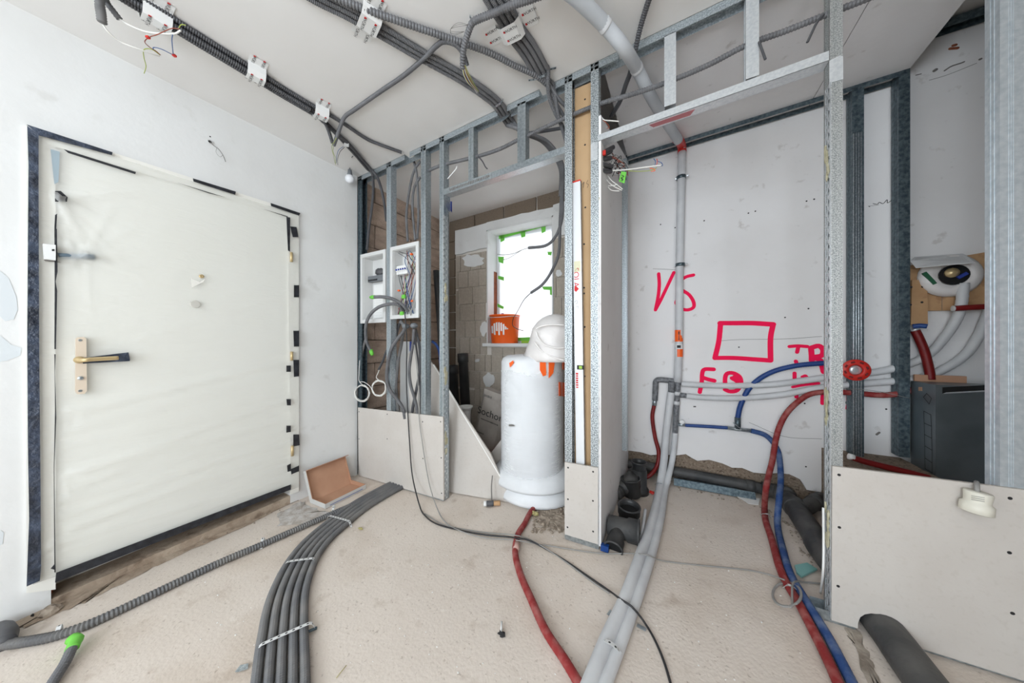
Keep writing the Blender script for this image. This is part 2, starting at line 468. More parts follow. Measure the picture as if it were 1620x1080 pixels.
# bath recess back wall: masonry, with a plaster coat that is broken off along the floor
wb = struct(MB().box((1.9, YB + .03, BASE), (4.95, YB + .2, 3.3)).build('wall_back', 'blockd'))
jag = [(985, 711), (998, 713), (1014, 715), (1030, 719), (1046, 717), (1068, 720), (1085, 718), (1094, 725), (1103, 729), (1122, 728), (1143, 732), (1158, 739), (1174, 741), (1192, 747), (1212, 748), (1230, 747), (1248, 750), (1257, 754), (1266, 758), (1271, 766), (1276, 773), (1290, 776), (1303, 778), (1312, 784)]
pts = [PY(a, b + random.uniform(-1.5, 1.5), YB) for a, b in jag]
xs = pts[-1].x
poly = [V((1.9, YB, pts[0].z))] + pts + [V((xs + .05, YB, BASE)), V((4.95, YB, BASE)), V((4.95, YB, 3.3)), V((1.9, YB, 3.3))]
coat = MB().slab(poly, V((0, .029, 0))).build('plaster_coat', 'bathwall', wb)
struct(MB().box((3.31, .7, BASE), (3.65, YB + .01, .49)).build('ledge', 'blockd'))
# side lining of the bath recess and the brown sheet inside the partition end
sl = MB().slab([V((2.1125, .0, zf(2.11, 0) + .02)), V((2.1125, YB - .02, zf(2.11, YB) + .02)), V((2.1125, YB - .02, zc(2.11, YB) - .016)), V((2.1125, .0, zc(2.11, 0) - .3))], V((.0125, 0, 0)))
side_lining = struct(sl.build('wall_recess_side', 'bathwall'))
bl = MB().slab([V((1.925, .055, zf(1.93, 0) + .01)), V((1.925, YN, zf(1.93, YN) + .01)), V((1.925, YN, zc(1.93, YN) - .002)), V((1.925, .055, zc(1.93, .05) - .002))], V((.0125, 0, 0)))
struct(bl.build('wall_niche_right', 'board'))

# raw block wall of the niche (block by block) and window wall
def piece(mesh_o, name, loc, scale, parent, rot=None):
    o = bpy.data.objects.new(name, mesh_o.data); COL.objects.link(o)
    o.location = loc; o.scale = scale
    if rot: o.rotation_euler = rot
    put(o, parent); return o
def block_mesh(m, seed):
    random.seed(seed)
    bm = bmesh.new(); bmesh.ops.create_cube(bm, size=1)
    bmesh.ops.bevel(bm, geom=bm.edges[:], offset=.02, segments=1, affect='EDGES')
    for v in bm.verts: v.co += V([random.uniform(-.012, .012) for _ in range(3)])
    me = bpy.data.meshes.new('block'); bm.to_mesh(me); bm.free(); me.materials.append(M[m])
    class H: pass
    h = H(); h.data = me; return h
B1 = [block_mesh('block', i) for i in range(3)]; B2 = [block_mesh('blockd', i) for i in range(3)]
wnl = struct(MB().box((-.2, .0, BASE), (XN - .012, YN, 3.0)).build('wall_niche_left', 'mortar'))
hb = .218
for r in range(13):
    z = BASE + .14 + hb * r; off = (.22 if r % 2 else 0)
    y = -.25 + off
    while y < YN:
        y0, y1 = max(y, .002), min(y + .44, YN - .005)
        if y1 - y0 > .05:
            piece(random.choice(B1), 'block', (XN - .02, (y0 + y1) / 2, z + hb / 2), (.04 + random.uniform(-.006, .006), y1 - y0 - .008, hb - .008), wnl)
        y += .44
WX0, WX1, WZ0, WZ1 = .571, 1.384, 1.165, 2.467
wn = MB()
wn.box((-.2, YN + .02, BASE), (WX0, YN + .4, 3)).box((WX1, YN + .02, BASE), (2.1, YN + .4, 3)).box((WX0, YN + .02, BASE), (WX1, YN + .4, WZ0)).box((WX0, YN + .02, WZ1), (WX1, YN + .4, 3))
wnb = struct(wn.build('wall_niche_back', 'tileline'))
for k in range(5):
    x0 = .02 + k * .4
    piece(random.choice(B2), 'block', (x0 + .18, YN + .012, 2.64), (.385, .03, .2), wnb)
for r in range(12):
    z = zf(0, YN) + hb * r
    if z > 2.5: break
    piece(random.choice(B2), 'block', (.035, YN + .012, z + hb / 2), (.125, .03, hb - .01), wnb)
# smooth plaster band round the window head, reveal lining
pb = MB()
def wavy(x0, x1, z, n=8, a=.008): return [V((x0 + (x1 - x0) * i / n, YN - .004, z + random.uniform(-a, a))) for i in range(n + 1)]
pb.slab(wavy(.105, WX0, 2.255, 5, .02) + [V((WX0, YN - .004, 2.55))] + wavy(.3, .105, 2.545, 2, .01), V((0, .022, 0)))
pb.slab([V((WX0, YN - .004, WZ1))] + [V((WX1, YN - .004, WZ1))] + wavy(WX1, WX0, 2.56, 9, .008), V((0, .022, 0)))
pb.slab(wavy(WX1, 1.93, 2.25, 5, .01) + wavy(1.93, WX1, 2.58, 5, .008), V((0, .022, 0)))
pb.box((WX0 - .001, YN, WZ0), (WX0 + .014, YN + .2, WZ1)).box((WX1 - .014, YN, WZ0), (WX1 + .001, YN + .2, WZ1)).box((WX0, YN, WZ1 - .014), (WX1, YN + .2, WZ1 + .001))
pb.build('plaster_coat', 'plaster', wnb)
MB().box((WX0 + .012, YN + .13, WZ0 + .3), (WX0 + .017, YN + .2, WZ1 - .45)).build('bare_brick_strip', 'rust', wnb)
# tile adhesive fields left where tiles were knocked off
TB = [block_mesh('tilebed', 20 + i) for i in range(4)]
random.seed(11)
tw, tht = .152, .2
for r in range(12):
    z0 = zf(.5, YN) + r * tht; z1 = min(z0 + tht, 2.262)
    if z1 - z0 < .04: continue
    x = .105 - random.uniform(0, .06) - (r % 2) * .05
    while x < 1.93:
        wv = tw * random.choice((1, 1, 1, .55, 1.45)); a, b = max(x, .105), min(x + wv, 1.925); x += wv
        zz0, zz1 = z0, z1
        if random.random() < .1: zz1 -= .025
        if b > WX0 and a < WX1 and zz1 > WZ0 - .04:
            if a < WX0 - .03: b = WX0 - .004
            elif b > WX1 + .03: a = WX1 + .004
            elif zz0 < WZ0 - .1: zz1 = WZ0 - .045
            else: continue
        if b - a < .02: continue
        piece(random.choice(TB), 'tile_bed', ((a + b) / 2, YN + .012, (zz0 + zz1) / 2), (b - a - .006, .016 + random.uniform(-.003, .003), zz1 - zz0 - .006), wnb)
def patch(cx, cy, rx, ry, m='plaster', seed=1):
    random.seed(seed); pp = []
    for k in range(18):
        t = 2 * math.pi * k / 18; j = random.uniform(.75, 1.1)
        pp.append(PY(cx + math.cos(t) * rx * j, cy + math.sin(t) * ry * j, YN - .002))
    return MB().slab(pp, V((0, .008, 0))).build('plaster_patch', m, wnb)
for i, p in enumerate(((773, 601, 9, 12), (748, 412, 18, 11), (765, 520, 6, 12), (797, 588, 5, 5), (755, 570, 4, 3), (768, 640, 5, 4), (884, 432, 5, 6))): patch(*p, seed=i)

# window in the niche: frame, film, green tape, sill
win = thing('window_1', (.98, YN + .2, WZ0), None, None); win['kind'] = 'structure'
fr = MB()
for (a, b) in (((WX0, YN + .2, WZ0), (WX0 + .06, YN + .26, WZ1)), ((WX1 - .06, YN + .2, WZ0), (WX1, YN + .26, WZ1)), ((WX0 + .06, YN + .2, WZ0), (WX1 - .06, YN + .26, WZ0 + .06)), ((WX0 + .06, YN + .2, WZ1 - .06), (WX1 - .06, YN + .26, WZ1))): fr.box(a, b)
fr.build('frame', 'white', win)
gl = bpy.data.materials.new('window_glass'); gl.use_nodes = True
g_ = gl.node_tree.nodes['Principled BSDF']; g_.inputs['Roughness'].default_value = .02; g_.inputs['Alpha'].default_value = .15
M['glass'] = gl
MB().box((WX0 + .06, YN + .225, WZ0 + .06), (WX1 - .06, YN + .231, WZ1 - .06)).build('pane', 'glass', win)
random.seed(3)
fm = MB(); nx, nz = 24, 36; vs = []
for j in range(nz + 1):
    for i in range(nx + 1):
        vs.append((WX0 + .02 + (WX1 - WX0 - .04) * i / nx, YN + .192 + random.uniform(-.003, .003), WZ0 + .03 + (WZ1 - WZ0 - .05) * j / nz))
fm.add(vs, [(j * (nx + 1) + i, j * (nx + 1) + i + 1, (j + 1) * (nx + 1) + i + 1, (j + 1) * (nx + 1) + i) for j in range(nz) for i in range(nx)])
fm.build('protective_film', 'winfilm', win, True)
YT = YN + .187
for q in (((789, 371), (870, 350), (870, 356), (789, 378)), ((791, 370), (798, 368), (798, 380), (792, 383)), ((823, 366), (831, 364), (831, 374), (825, 376)), ((856, 358), (863, 356), (863, 366), (857, 369)),
          ((788, 406), (797, 406), (796, 417), (789, 414)), ((788, 436), (797, 438), (797, 444), (788, 441)), ((787, 480), (797, 485), (796, 489), (787, 485)),
          ((866, 398), (873, 398), (872, 404), (867, 403)), ((857, 453), (874, 453), (873, 459), (860, 458)), ((870, 456), (874, 456), (874, 467), (870, 466)), ((818, 534), (842, 533), (842, 539), (818, 539))):
    MB().slab([PY(a, b, YT) for a, b in q], V((0, .002, 0))).build('tape_strip', 'green', win)
s0 = PY(768, 545, YN - .045)
MB().box((WX0 - .03, YN - .045, WZ0 - .035), (WX1 + .02, YN + .2, WZ0)).build('sill', 'plaster', win)

# pencil scribbles, screw holes and marks on the recess wall, neon spray marks
MK = YB - .0012
def stroke(mb, pp, wpx, y=MK):
    p = [PY(a, b, y) for a, b in pp]
    d = (CAM - p[0]).length; wv = wpx / FPX * abs((p[0] - CAM).dot(FWD))
    mb.ribbon(p, V((0, -1, 0)), wv, random.uniform(0, .0006))
def spray(name, strokes, wpx):
    mb = MB()
    for s_ in strokes: stroke(mb, s_, wpx)
    return mb.build(name, 'spray', wb)
spray('spray_letter', [[(1042, 433), (1043, 450), (1041, 470), (1037, 490)], [(1066, 431), (1056, 452), (1046, 473), (1037, 490)]], 5)
spray('spray_letter', [[(1097, 435), (1085, 438), (1074, 446), (1072, 452), (1078, 458), (1090, 466), (1097, 477), (1097, 486), (1088, 490), (1078, 488), (1070, 480), (1071, 474)]], 5)
spray('spray_square', [[(1139, 511), (1160, 511), (1190, 511), (1223, 513)], [(1223, 513), (1219, 535), (1219, 570)], [(1219, 570), (1190, 568), (1160, 566), (1131, 566)], [(1131, 566), (1137, 540), (1140, 511)]], 7)
spray('spray_letter', [[(1129, 584), (1115, 584), (1111, 590), (1110, 605), (1107, 620)], [(1112, 597), (1121, 600), (1130, 602)]], 6)
spray('spray_letter', [[(1148, 616), (1147, 600), (1150, 591), (1160, 590), (1170, 596), (1172, 606), (1166, 617), (1155, 619), (1147, 616)], [(1158, 598), (1166, 603), (1168, 608)], [(1162, 596), (1167, 602)]], 6)
spray('spray_letter', [[(1249, 548), (1262, 547), (1277, 548)], [(1263, 548), (1261, 557)], [(1259, 571), (1260, 574)], [(1257, 590), (1257, 598)]], 5)
spray('spray_letter', [[(1283, 550), (1284, 562), (1284, 570)], [(1283, 550), (1295, 547), (1302, 553), (1300, 562), (1288, 565), (1298, 570), (1301, 580), (1303, 588)], [(1286, 568), (1292, 564)]], 7)
spray('spray_letter', [[(1269, 596), (1274, 594), (1277, 597)], [(1254, 612), (1270, 609), (1295, 606)]], 4)
spray('spray_letter', [[(1302, 622), (1301, 632)], [(1301, 634), (1301, 638)], [(1260, 624), (1260, 628)], [(1342, 626), (1342, 634)], [(1342, 640), (1341, 646)]], 5)
mk = MB()
for (a, b) in ((1114, 349), (1184, 337), (1195, 334), (1276, 318), (1288, 315), (1169, 549), (1242, 502), (1279, 488), (1100, 643), (1098, 643), (1273, 638), (1045, 355), (1068, 360), (1275, 738), (1402, 647), (1416, 552)):
    p = PY(a, b, MK); mk.lathe(p, V((0, -1, 0)), [(.005, 0), (.004, .0006)], 8)
mk.build('drill_hole', 'ink', wb)['kind'] = 'stuff'
pm = MB()
for s_ in ([(1033, 425), (1058, 426), (1070, 427)], [(1140, 539), (1168, 537), (1240, 536), (1300, 532)], [(1185, 668), (1240, 690), (1300, 694)], [(1375, 326), (1390, 324)], [(1340, 330), (1345, 326), (1344, 338)]):
    stroke(pm, s_, .5)
pm.build('pencil_line', 'inkg', wb)
hw = MB()
for s_ in ([(1374, 326), (1376, 327)], [(1381, 322), (1388, 323), (1391, 320), (1397, 322), (1403, 316), (1404, 321), (1410, 317)], [(1341, 338), (1343, 331), (1347, 330)], [(1340, 334), (1345, 333)]):
    stroke(hw, s_, .8)
hw.build('handwriting', 'ink', wb)
st = MB()
for s_, w_ in (([(1503, 77), (1515, 76)], 4), ([(1508, 72), (1512, 71)], 4),):
    stroke(st, s_, w_)
st.build('rust_stain', 'rust', wb)
st = MB()
for s_, w_ in (([(1494, 112), (1505, 105), (1520, 100), (1525, 98)], 2), ([(1449, 119), (1457, 117)], 1.5), ([(1478, 112), (1481, 110)], 4), ([(1550, 94), (1552, 93)], 3), ([(1387, 687), (1391, 684)], 3), ([(1470, 127), (1500, 118), (1545, 100)], .7)):
    stroke(st, s_, w_)
st.build('scuff_mark', 'inkg', wb)
# ================================================================== STEEL FRAMING
E_ = 0.0016
def channel_stud(name, xa, xb, y0, dep, z0, z1, web, label, m='galv', group=None, slots=None, lip=.009, ribs=True, cap=None):
    """vertical C profile: front flange at y0, back flange at y0+dep, web at the xa ('L') or xb ('R') side."""
    t = thing(name, (xa, y0, z0), label, 'stud', group)
    mb = MB()
    mb.box((xa, y0, z0), (xb, y0 + E_, z1)).box((xa, y0 + dep - E_, z0), (xb, y0 + dep, z1))
    xw = (xa, xa + E_) if web == 'L' else (xb - E_, xb)
    mb.box((xw[0], y0 + E_, z0), (xw[1], y0 + dep - E_, z1))
    xo = (xb - E_, xb) if web == 'L' else (xa, xa + E_)
    mb.box((xo[0], y0 + E_, z0), (xo[1], y0 + lip, z1)).box((xo[0], y0 + dep - lip, z0), (xo[1], y0 + dep - E_, z1))
    if ribs:
        for q in (.3, .38, .46):
            x = xa + (xb - xa) * q
            mb.box((x, y0 - .0012, z0), (x + .0018, y0 + E_ / 2, z1))
        xr = xa - .0012 if web == 'L' else xb - .0002
        for q in (.35, .6): mb.box((xr, y0 + dep * q, z0), (xr + .0014, y0 + dep * q + .002, z1))
    mb.build('channel', m, t)
    if slots:                                            # perforated corner bead clipped over the edge
        side, za, zb = slots
        xe = xa if side == 'L' else xb
        sgn = -1 if side == 'L' else 1
        bead = MB(); x2 = xe + sgn * .0025
        lo, hi = min(xe + sgn * .0008, x2), max(xe + sgn * .0008, x2)
        z = za; k = 0
        for yy in (y0 - .012, y0 + .0005, y0 + .016, y0 + .0325):
            bead.box((lo, yy, za), (hi, yy + .0045, zb))
        while z < zb:
            for j, yy in enumerate((y0 - .0075, y0 + .005, y0 + .0205)):
                zz = z + (.022 if j % 2 else 0)
                bead.box((lo, yy, zz), (hi, yy + .0125, min(zz + .012, zb)))
            z += .044
        bead.build('corner_bead', 'galvwhite', t)
    return t
def track(name, p0, p1, h, dep, up, label, m='galv', group=None, open_=-1, cat='track', front_m=None):
    """horizontal U profile along p0-p1 (front outer edge of the web), flanges of height h pointing open_*up, depth dep behind."""
    t = thing(name, p0, label, cat, group)
    a = (p1 - p0).normalized(); s_ = YP
    mb = MB()
    mb.beam(p0, p1, s_, up, (0, -E_), (dep, 0) if open_ < 0 else (dep, E_))
    o = open_ * h
    lo, hi = min(0, o), max(0, o)
    mb.beam(p0, p1, s_, up, (0, lo), (E_, hi)).beam(p0, p1, s_, up, (dep - E_, lo), (dep, hi))
    mb.beam(p0, p1, s_, up, (-.0012, o * .45), (0, o * .45 + .002)).beam(p0, p1, s_, up, (-.0012, o * .6), (0, o * .6 + .002))
    mb.build('channel', m, t)
    return t
def xof(px, y=0.0): return PY(px, 540, y).x
SD = .055
# --- studs of the partition
za = lambda x: zf(x, 0) + .004
zt = lambda x: zc(x, 0) - .004
stA = channel_stud('wall_stud', xof(566), xof(572), 0, SD, za(0), zt(0), 'L', 'narrow corner stud against the door wall, dark inside', 'galvdark')
stB = channel_stud('wall_stud', xof(611.5), xof(618.5), 0, SD, za(.4), zt(.4), 'R', 'second metal stud, between the two flush boxes')
stC = channel_stud('wall_stud', xof(666), xof(673.5), 0, SD, za(.75), zt(.75), 'R', 'metal stud right of the open fuse box', 'galvb')
stD = channel_stud('wall_stud', xof(695.3), xof(702.3), 0, SD, za(1), zt(1), 'R', 'metal stud with slotted corner bead left of the niche opening', 'galvb', slots=('R', zf(1, 0) + .01, 2.1))
stE = channel_stud('wall_stud', xof(893.5), xof(905), 0, SD, za(1.9), zt(1.9), 'L', 'speckled metal stud right of the niche opening, beside the long level', 'galvd')
stF = channel_stud('wall_stud', xof(934.5), xof(947), 0, SD, za(2.1), zt(2.1), 'R', 'speckled metal stud at the end of the recess side wall', 'galvd', slots=('R', zf(2.1, 0) + .02, 1.6))
stG = channel_stud('wall_stud', xof(1313), xof(1333.5), 0, SD, za(3), zt(3), 'L', 'worn metal stud in mid picture right, slotted bead on its left edge', 'galvg', slots=('L', zf(3, 0) + .02, 2.2))
stH = channel_stud('wall_stud', xof(1582), xof(1629), 0, SD, za(3.4), zt(3.4), 'L', 'wide bright metal stud at the far right edge', 'galvh')
wz = MB(); 
for (st, side, zz) in ((stD, 'R', 1.52), (stD, 'R', .95), (stD, 'R', .45), (stG, 'L', 1.9), (stG, 'L', .93), (stG, 'L', .45), (stF, 'R', 1.95), (stF, 'R', .6)):
    x = {id(stD): xof(702.3), id(stG): xof(1313), id(stF): xof(947)}[id(st)]
    x0, x1 = (x - .006, x + .001) if side == 'L' else (x - .001, x + .006)
    g = MB(); n = 9
    for k in range(n):
        g.blob((x + (-.003 if side == 'L' else .003), random.uniform(.004, .034), zz + random.uniform(-.07, .07)), .004, .009, .022, 7, 5, .25)
    g.build('adhesive_smear', 'glue', st)
# --- ceiling track, in pieces with gaps for the conduits
def ctr(pa, pb, label, y=0.0):
    a = PY(pa, 300, y).x; b = PY(pb, 300, y).x
    p0 = V((a, y, zc(a, y) - .001)); p1 = V((b, y, zc(b, y) - .001))
    t = track('ceiling_track', p0, p1, .04, SD, UP, label, 'galv')
    return t, p0, p1
def flap(t, p, sgn, L=.07):                    # cut end of the track folded down behind
    mb = MB(); n = 8
    q = p + V((0, SD - .002, 0))
    pts = [q + V((0, 0, 0)), q + V((0, 0, -.04))]
    arc = [q + V((sgn * L * math.sin(k / n * math.pi / 2), 0, -.04 * math.cos(k / n * math.pi / 2) - (.0 if k < n else 0))) for k in range(n + 1)]
    mb.slab([q] + arc, V((0, .0016, 0))).build('cut_flange', 'galvb', t)
t, a, b = ctr(566, 640, 'short ceiling track in the corner by the hanging bulb'); flap(t, b, 1, .16)
t, a, b = ctr(648, 787, 'ceiling track piece above the header of the niche'); flap(t, b, 1)
t, a, b = ctr(802, 853, 'shortest ceiling track piece between two conduit bundles'); flap(t, b, 1, .1)
t, a, b = ctr(873.5, 978, 'ceiling track piece above the tan board strip'); flap(t, b, 1, .09)
t, a, b = ctr(1001, 1640, 'long ceiling track running out of frame top right'); flap(t, a, -1, .02)
# --- headers
def header(pl0, pl1, pr0, pr1, label, m, y=0.0):
    a0, a1, b0, b1 = PY(*pl0, y), PY(*pl1, y), PY(*pr0, y), PY(*pr1, y)
    t = thing('header_track', a1, label, 'track')
    mb = MB()
    mb.slab([a0, a1, b1, b0], V((0, E_, 0)))                        # front flange
    bk = V((0, SD, 0))
    mb.slab([a0 + bk, a1 + bk, b1 + bk, b0 + bk], V((0, -E_, 0)))   # back flange
    mb.build('flange', m[0], t)
    MB().slab([a1, b1, b1 + bk, a1 + bk], V((0, 0, E_))).build('web', m[1], t)
    return t, a0, a1, b0, b1
h1, a0, a1, b0, b1 = header((702, 299), (702, 308.5), (893.5, 231), (893.5, 242), 'printed header channel over the niche opening', ('galvb', 'galvwhite'))
xd = (b1 - a1).normalized()
for i in range(9):
    c = a0.lerp(b0, .1 + i * .075).lerp(a1.lerp(b1, .1 + i * .075), .5) + V((0, -.0012, 0))
    if i < 5: print_row('stamped_print', 'inkg', h1, c, xd, UP, .07, .02, 5)
tb = MB().slab([PY(703, 309, 0), PY(712, 312, .05), PY(712, 336, .05), PY(703, 324, 0)], V((.0016, 0, 0))).build('end_tab', 'galvb', h1)
MB().slab([PY(712.5, 318, .03), PY(715, 319, .055), PY(715, 336, .055), PY(712.5, 333, .03)], V((.0012, 0, 0))).build('blue_sticker', 'blueink', h1)
h2, a0, a1, b0, b1 = header((945.8, 213.5), (945.8, 223.5), (1311.7, 80), (1311.7, 95.5), 'shiny header channel over the bath recess, pink stain underneath', ('galvwhite', 'galvwhite'), -.002)
MB().slab([PY(934.5, 229, -.003), PY(938, 225.5, -.003), PY(945.5, 224, -.003), PY(945.5, 252, -.003), PY(934.5, 255, -.003)], V((0, .0016, 0))).build('end_tab', 'galvwhite', h2)
MB().slab([PY(1312, 96, -.003), PY(1329, 87.5, -.003), PY(1334, 88.5, -.003), PY(1334, 125, -.003), PY(1316, 130, -.003), PY(1312, 142, -.003)], V((0, .0016, 0))).build('end_tab', 'galvwhite', h2)
MB().slab([a1.lerp(b1, .28) + V((0, .012, -.0008)), a1.lerp(b1, .5) + V((0, .012, -.0008)), a1.lerp(b1, .48) + V((0, .045, -.0008)), a1.lerp(b1, .3) + V((0, .04, -.0008))], V((0, 0, .0006))).build('paint_stain', mat('pink_paint_stain', (190, 120, 126), .6), h2)
# --- cripple studs above the headers
def cripple(x0, x1, ytop, ybot, web, label, m='galv'):
    a, b = xof(x0), xof(x1)
    zt_ = PY((x0 + x1) / 2, ytop, 0).z; zb_ = PY((x0 + x1) / 2, ybot, 0).z
    return channel_stud('cripple_stud', a, b, 0, SD - .002, zb_, zt_, web, label, m)
cripple(741, 749, 202, 286, 'R', 'left one of two short studs above the niche header', 'galvb')
cripple(818.5, 831.5, 162, 257, 'R', 'right one of two short studs above the niche header', 'galvb')
cripple(1051, 1069.5, 53, 166, 'L', 'left one of two short studs above the recess header', 'galvwhite')
cripple(1180, 1201, -12, 122, 'L', 'right one of two short studs above the recess header', 'galvwhite')
# --- frame standing in front of the recess back wall
FY = .96
def rtrack(pa, ya, pb, yb, label, h=.04):
    p0, p1 = PY(pa, ya, FY), PY(pb, yb, FY)
    t = thing('wall_lining_track', p0, label, 'track'); mb = MB()
    mb.beam(p0, p1, YP, UP, (0, -h), (E_, 0)).beam(p0, p1, YP, UP, (0, -E_), (.07, 0)).beam(p0, p1, YP, UP, (.07, -h), (.07 + E_, 0))
    mb.build('channel', 'galvdark', t); return t
rtrack(990, 246, 1440, 104.5, 'dark track under the soffit along the recess back wall')
p0, p1 = PY(1476, 37, .97), PY(1640, -19, .97)
t = thing('wall_lining_track', p0, 'short dark track high up in the far right corner', 'track')
MB().beam(p0, p1, YP, UP, (0, -.045), (E_, 0)).beam(p0, p1, YP, UP, (0, -E_), (.06, 0)).beam(p0, p1, YP, UP, (.06, -.045), (.06 + E_, 0)).build('channel', 'galvdark', t)
def lstud(x0, x1, web, label, m, ytop, ybot, y0=FY, dep=.07):
    a, b = xof(x0, y0), xof(x1, y0)
    return channel_stud('lining_stud', a, b, y0, dep, PY(x0, ybot, y0).z, PY(x0, ytop, y0).z, web, label, m)
lstud(983, 991.5, 'R', 'slim stud in the left corner of the bath recess', 'galv', 252, 712, .70, .06)
lstud(1348, 1367, 'L', 'ribbed stud behind the red ring', 'galvdark', 139, 724)
lstud(1422, 1440, 'L', 'dark stud at the end of the soffit', 'galvdark', 112, 722)
rb = MB()
for q in (1350.5, 1354.5, 1358.5, 1362.5):
    p = PY(q, 540, FY - .003); rb.tube([V((p.x, p.y, .06 + .1)), V((p.x, p.y, 2.45))], .0042, 8)
o = rb.build('ribbed_face', 'galv', [x for x in bpy.data.objects if x.get('label') == 'ribbed stud behind the red ring'][0], True)

# ================================================================== PLASTERBOARD PIECES
def board(name, pp, label, y=-.0137, th=.0125, screws=(), notch=None):
    pts = [PY(a, b, y) for a, b in pp]
    t = thing(name, pts[-1], label, 'board')
    MB().slab(pts, V((0, th, 0))).build('sheet', 'board', t)
    # white gypsum edge strips along the cut edges
    for k, (a, b) in enumerate(screws):
        MB().lathe(PY(a, b, y), V((0, -1, 0)), [(.0052, 0), (.0045, .0006), (.0018, .0004)], 10).build('screw', 'ink', t)
    return t
b1_ = board('plasterboard_offcut', [(566.3, 644.5), (700.8, 659.2), (701.5, 790.8), (567.2, 751.8)], 'low plasterboard screwed to the studs beside the door wall',
      screws=((568, 651), (612.5, 655), (668.5, 667), (697, 667), (568, 694), (612.5, 694), (669, 725), (698, 724), (698.5, 780)))
b2_ = board('plasterboard_offcut', [(893.3, 730.9), (946, 740), (946, 861), (893.3, 844.8)], 'narrow plasterboard closing the foot of the partition end',
      screws=((898.7, 739.5), (938.3, 746), (898.5, 789.5), (938, 792), (897.8, 833.7), (938.3, 840.5)))
no = [(1357, 994), (1357.5, 985), (1361, 976), (1368, 971.5), (1378, 970), (1389, 971), (1399, 975), (1408, 983), (1416, 995), (1422, 1006), (1427, 1016)]
b3_ = board('plasterboard_offcut', [(1316.7, 737.2), (1440, 752.4), (1700, 785), (1700, 1102)] + no[::-1] + [(1315.5, 980.6)], 'large plasterboard at lower right with a round cut-out for the drain',
      screws=((1327.5, 751), (1328, 834), (1326, 927), (1598, 788), (1597, 874), (1602, 970)))
# pipe cut-out edge, bottom tracks
def btrack(x0, x1, label):
    a, b = xof(x0), xof(x1)
    t = thing('floor_track', V((a, 0, zf(a, 0))), label, 'track')
    p0, p1 = V((a, 0, zf(a, 0) + .002)), V((b, 0, zf(b, 0) + .002))
    MB().beam(p0, p1, YP, UP, (0, 0), (SD + .002, E_)).beam(p0, p1, YP, UP, (-.003, 0), (-.0014, .04)).beam(p0, p1, YP, UP, (SD + .002, 0), (SD + .004, .04)).build('channel', 'galvb', t)
btrack(567, 701, 'floor track under the low left board')
btrack(895, 947, 'floor track showing below the narrow board')
btrack(1290, 1353, 'bent floor track stub left of the big board')
btrack(1440, 1690, 'floor track behind the big right board')
# tan fibre board seen between the two studs of the partition end
t = thing('brown_board', V((1.96, .058, .05)), 'tall tan board strip between the two speckled studs', 'board')
MB().box((1.939, .058, zf(1.95, 0) + .003), (2.109, .07, zc(1.95, 0) - .045)).build('sheet', 'brown', t)
for (a, b) in ((925.5, 157), (925.5, 229), (926, 328), (924, 386), (924, 455), (924, 464), (925, 517), (925, 595)):
    MB().lathe(PY(a, b, .0575), V((0, -1, 0)), [(.0055, 0), (.0045, .0008), (.002, .0005)], 8).build('screw', 'ink', t)
hs = MB()
for s_ in ([(922, 292), (924, 288), (923, 297)], [(930, 285), (928, 290), (931, 292), (929, 297)]): hs.ribbon([PY(a, b, .0575) for a, b in s_], V((0, -1, 0)), .002)
hs.build('handwriting', 'ink', t)
# triangular offcut leaning behind the studs of the niche
A_, B_ = PH(714, 779, .004), PH(815.5, 796, .004)
dirx = (B_ - A_).normalized()
def on_lean(px, py, lean=.12):
    n = dirx.cross(UP).normalized(); nn = (n + UP * lean).normalized()
    d = ray(px, py); tt = (A_ - CAM).dot(nn) / d.dot(nn); return CAM + d * tt
tri = [on_lean(652, 768), B_, on_lean(797, 767), on_lean(776, 718), on_lean(724, 640), on_lean(685, 577), on_lean(660, 540), on_lean(645, 560)]
t = thing('plasterboard_offcut', A_, 'big triangular plasterboard leaning behind the studs by the niche', 'board')
nrm = dirx.cross(UP).normalized()
if nrm.y < 0: nrm = -nrm
MB().slab(tri, nrm * .0125).build('sheet', 'board', t)
MB().slab([B_ - nrm * .0004, on_lean(685, 577) - nrm * .0004, on_lean(685.8, 576) - nrm * .0004, on_lean(816.4, 794.6) - nrm * .0004], nrm * .0129).build('cut_edge', 'boardedge', t)
q = [PY(a, b, .42) for a, b in ((772, 722), (797, 690), (800, 742), (786, 742))]
t = thing('plasterboard_offcut', q[2], 'pale plasterboard corner wedged between sack and foam roll', 'board')
MB().slab(q, V((0, .0125, 0))).build('sheet', 'board', t)

# ================================================================== ENTRANCE DOOR
dr = thing('door_1', (0, -1, zf(0, -1)), None, None); dr['kind'] = 'structure'
X0 = .014
def dslab(name, pp, m, x, th, parent=dr):
    return MB().slab([PX(a, b, x) for a, b in pp], V((th, 0, 0))).build(name, m, parent)
leaf = dslab('door_leaf', [(88, 232), (455, 343), (459.5, 772), (88, 918)], 'doorc', .002, -.045)
fr1 = MB()
fr1.slab([PX(a, b, X0) for a, b in ((42, 197), (88, 212), (88, 932), (42, 938))], V((-.012, 0, 0)))
fr1.slab([PX(a, b, X0) for a, b in ((88, 212), (472.5, 335.5), (472.5, 348.5), (88, 232))], V((-.012, 0, 0)))
fr1.slab([PX(a, b, X0) for a, b in ((455, 343), (472.5, 348.5), (473, 777), (459.5, 782))], V((-.012, 0, 0)))
dframe = fr1.build('door_frame', 'framec', dr)
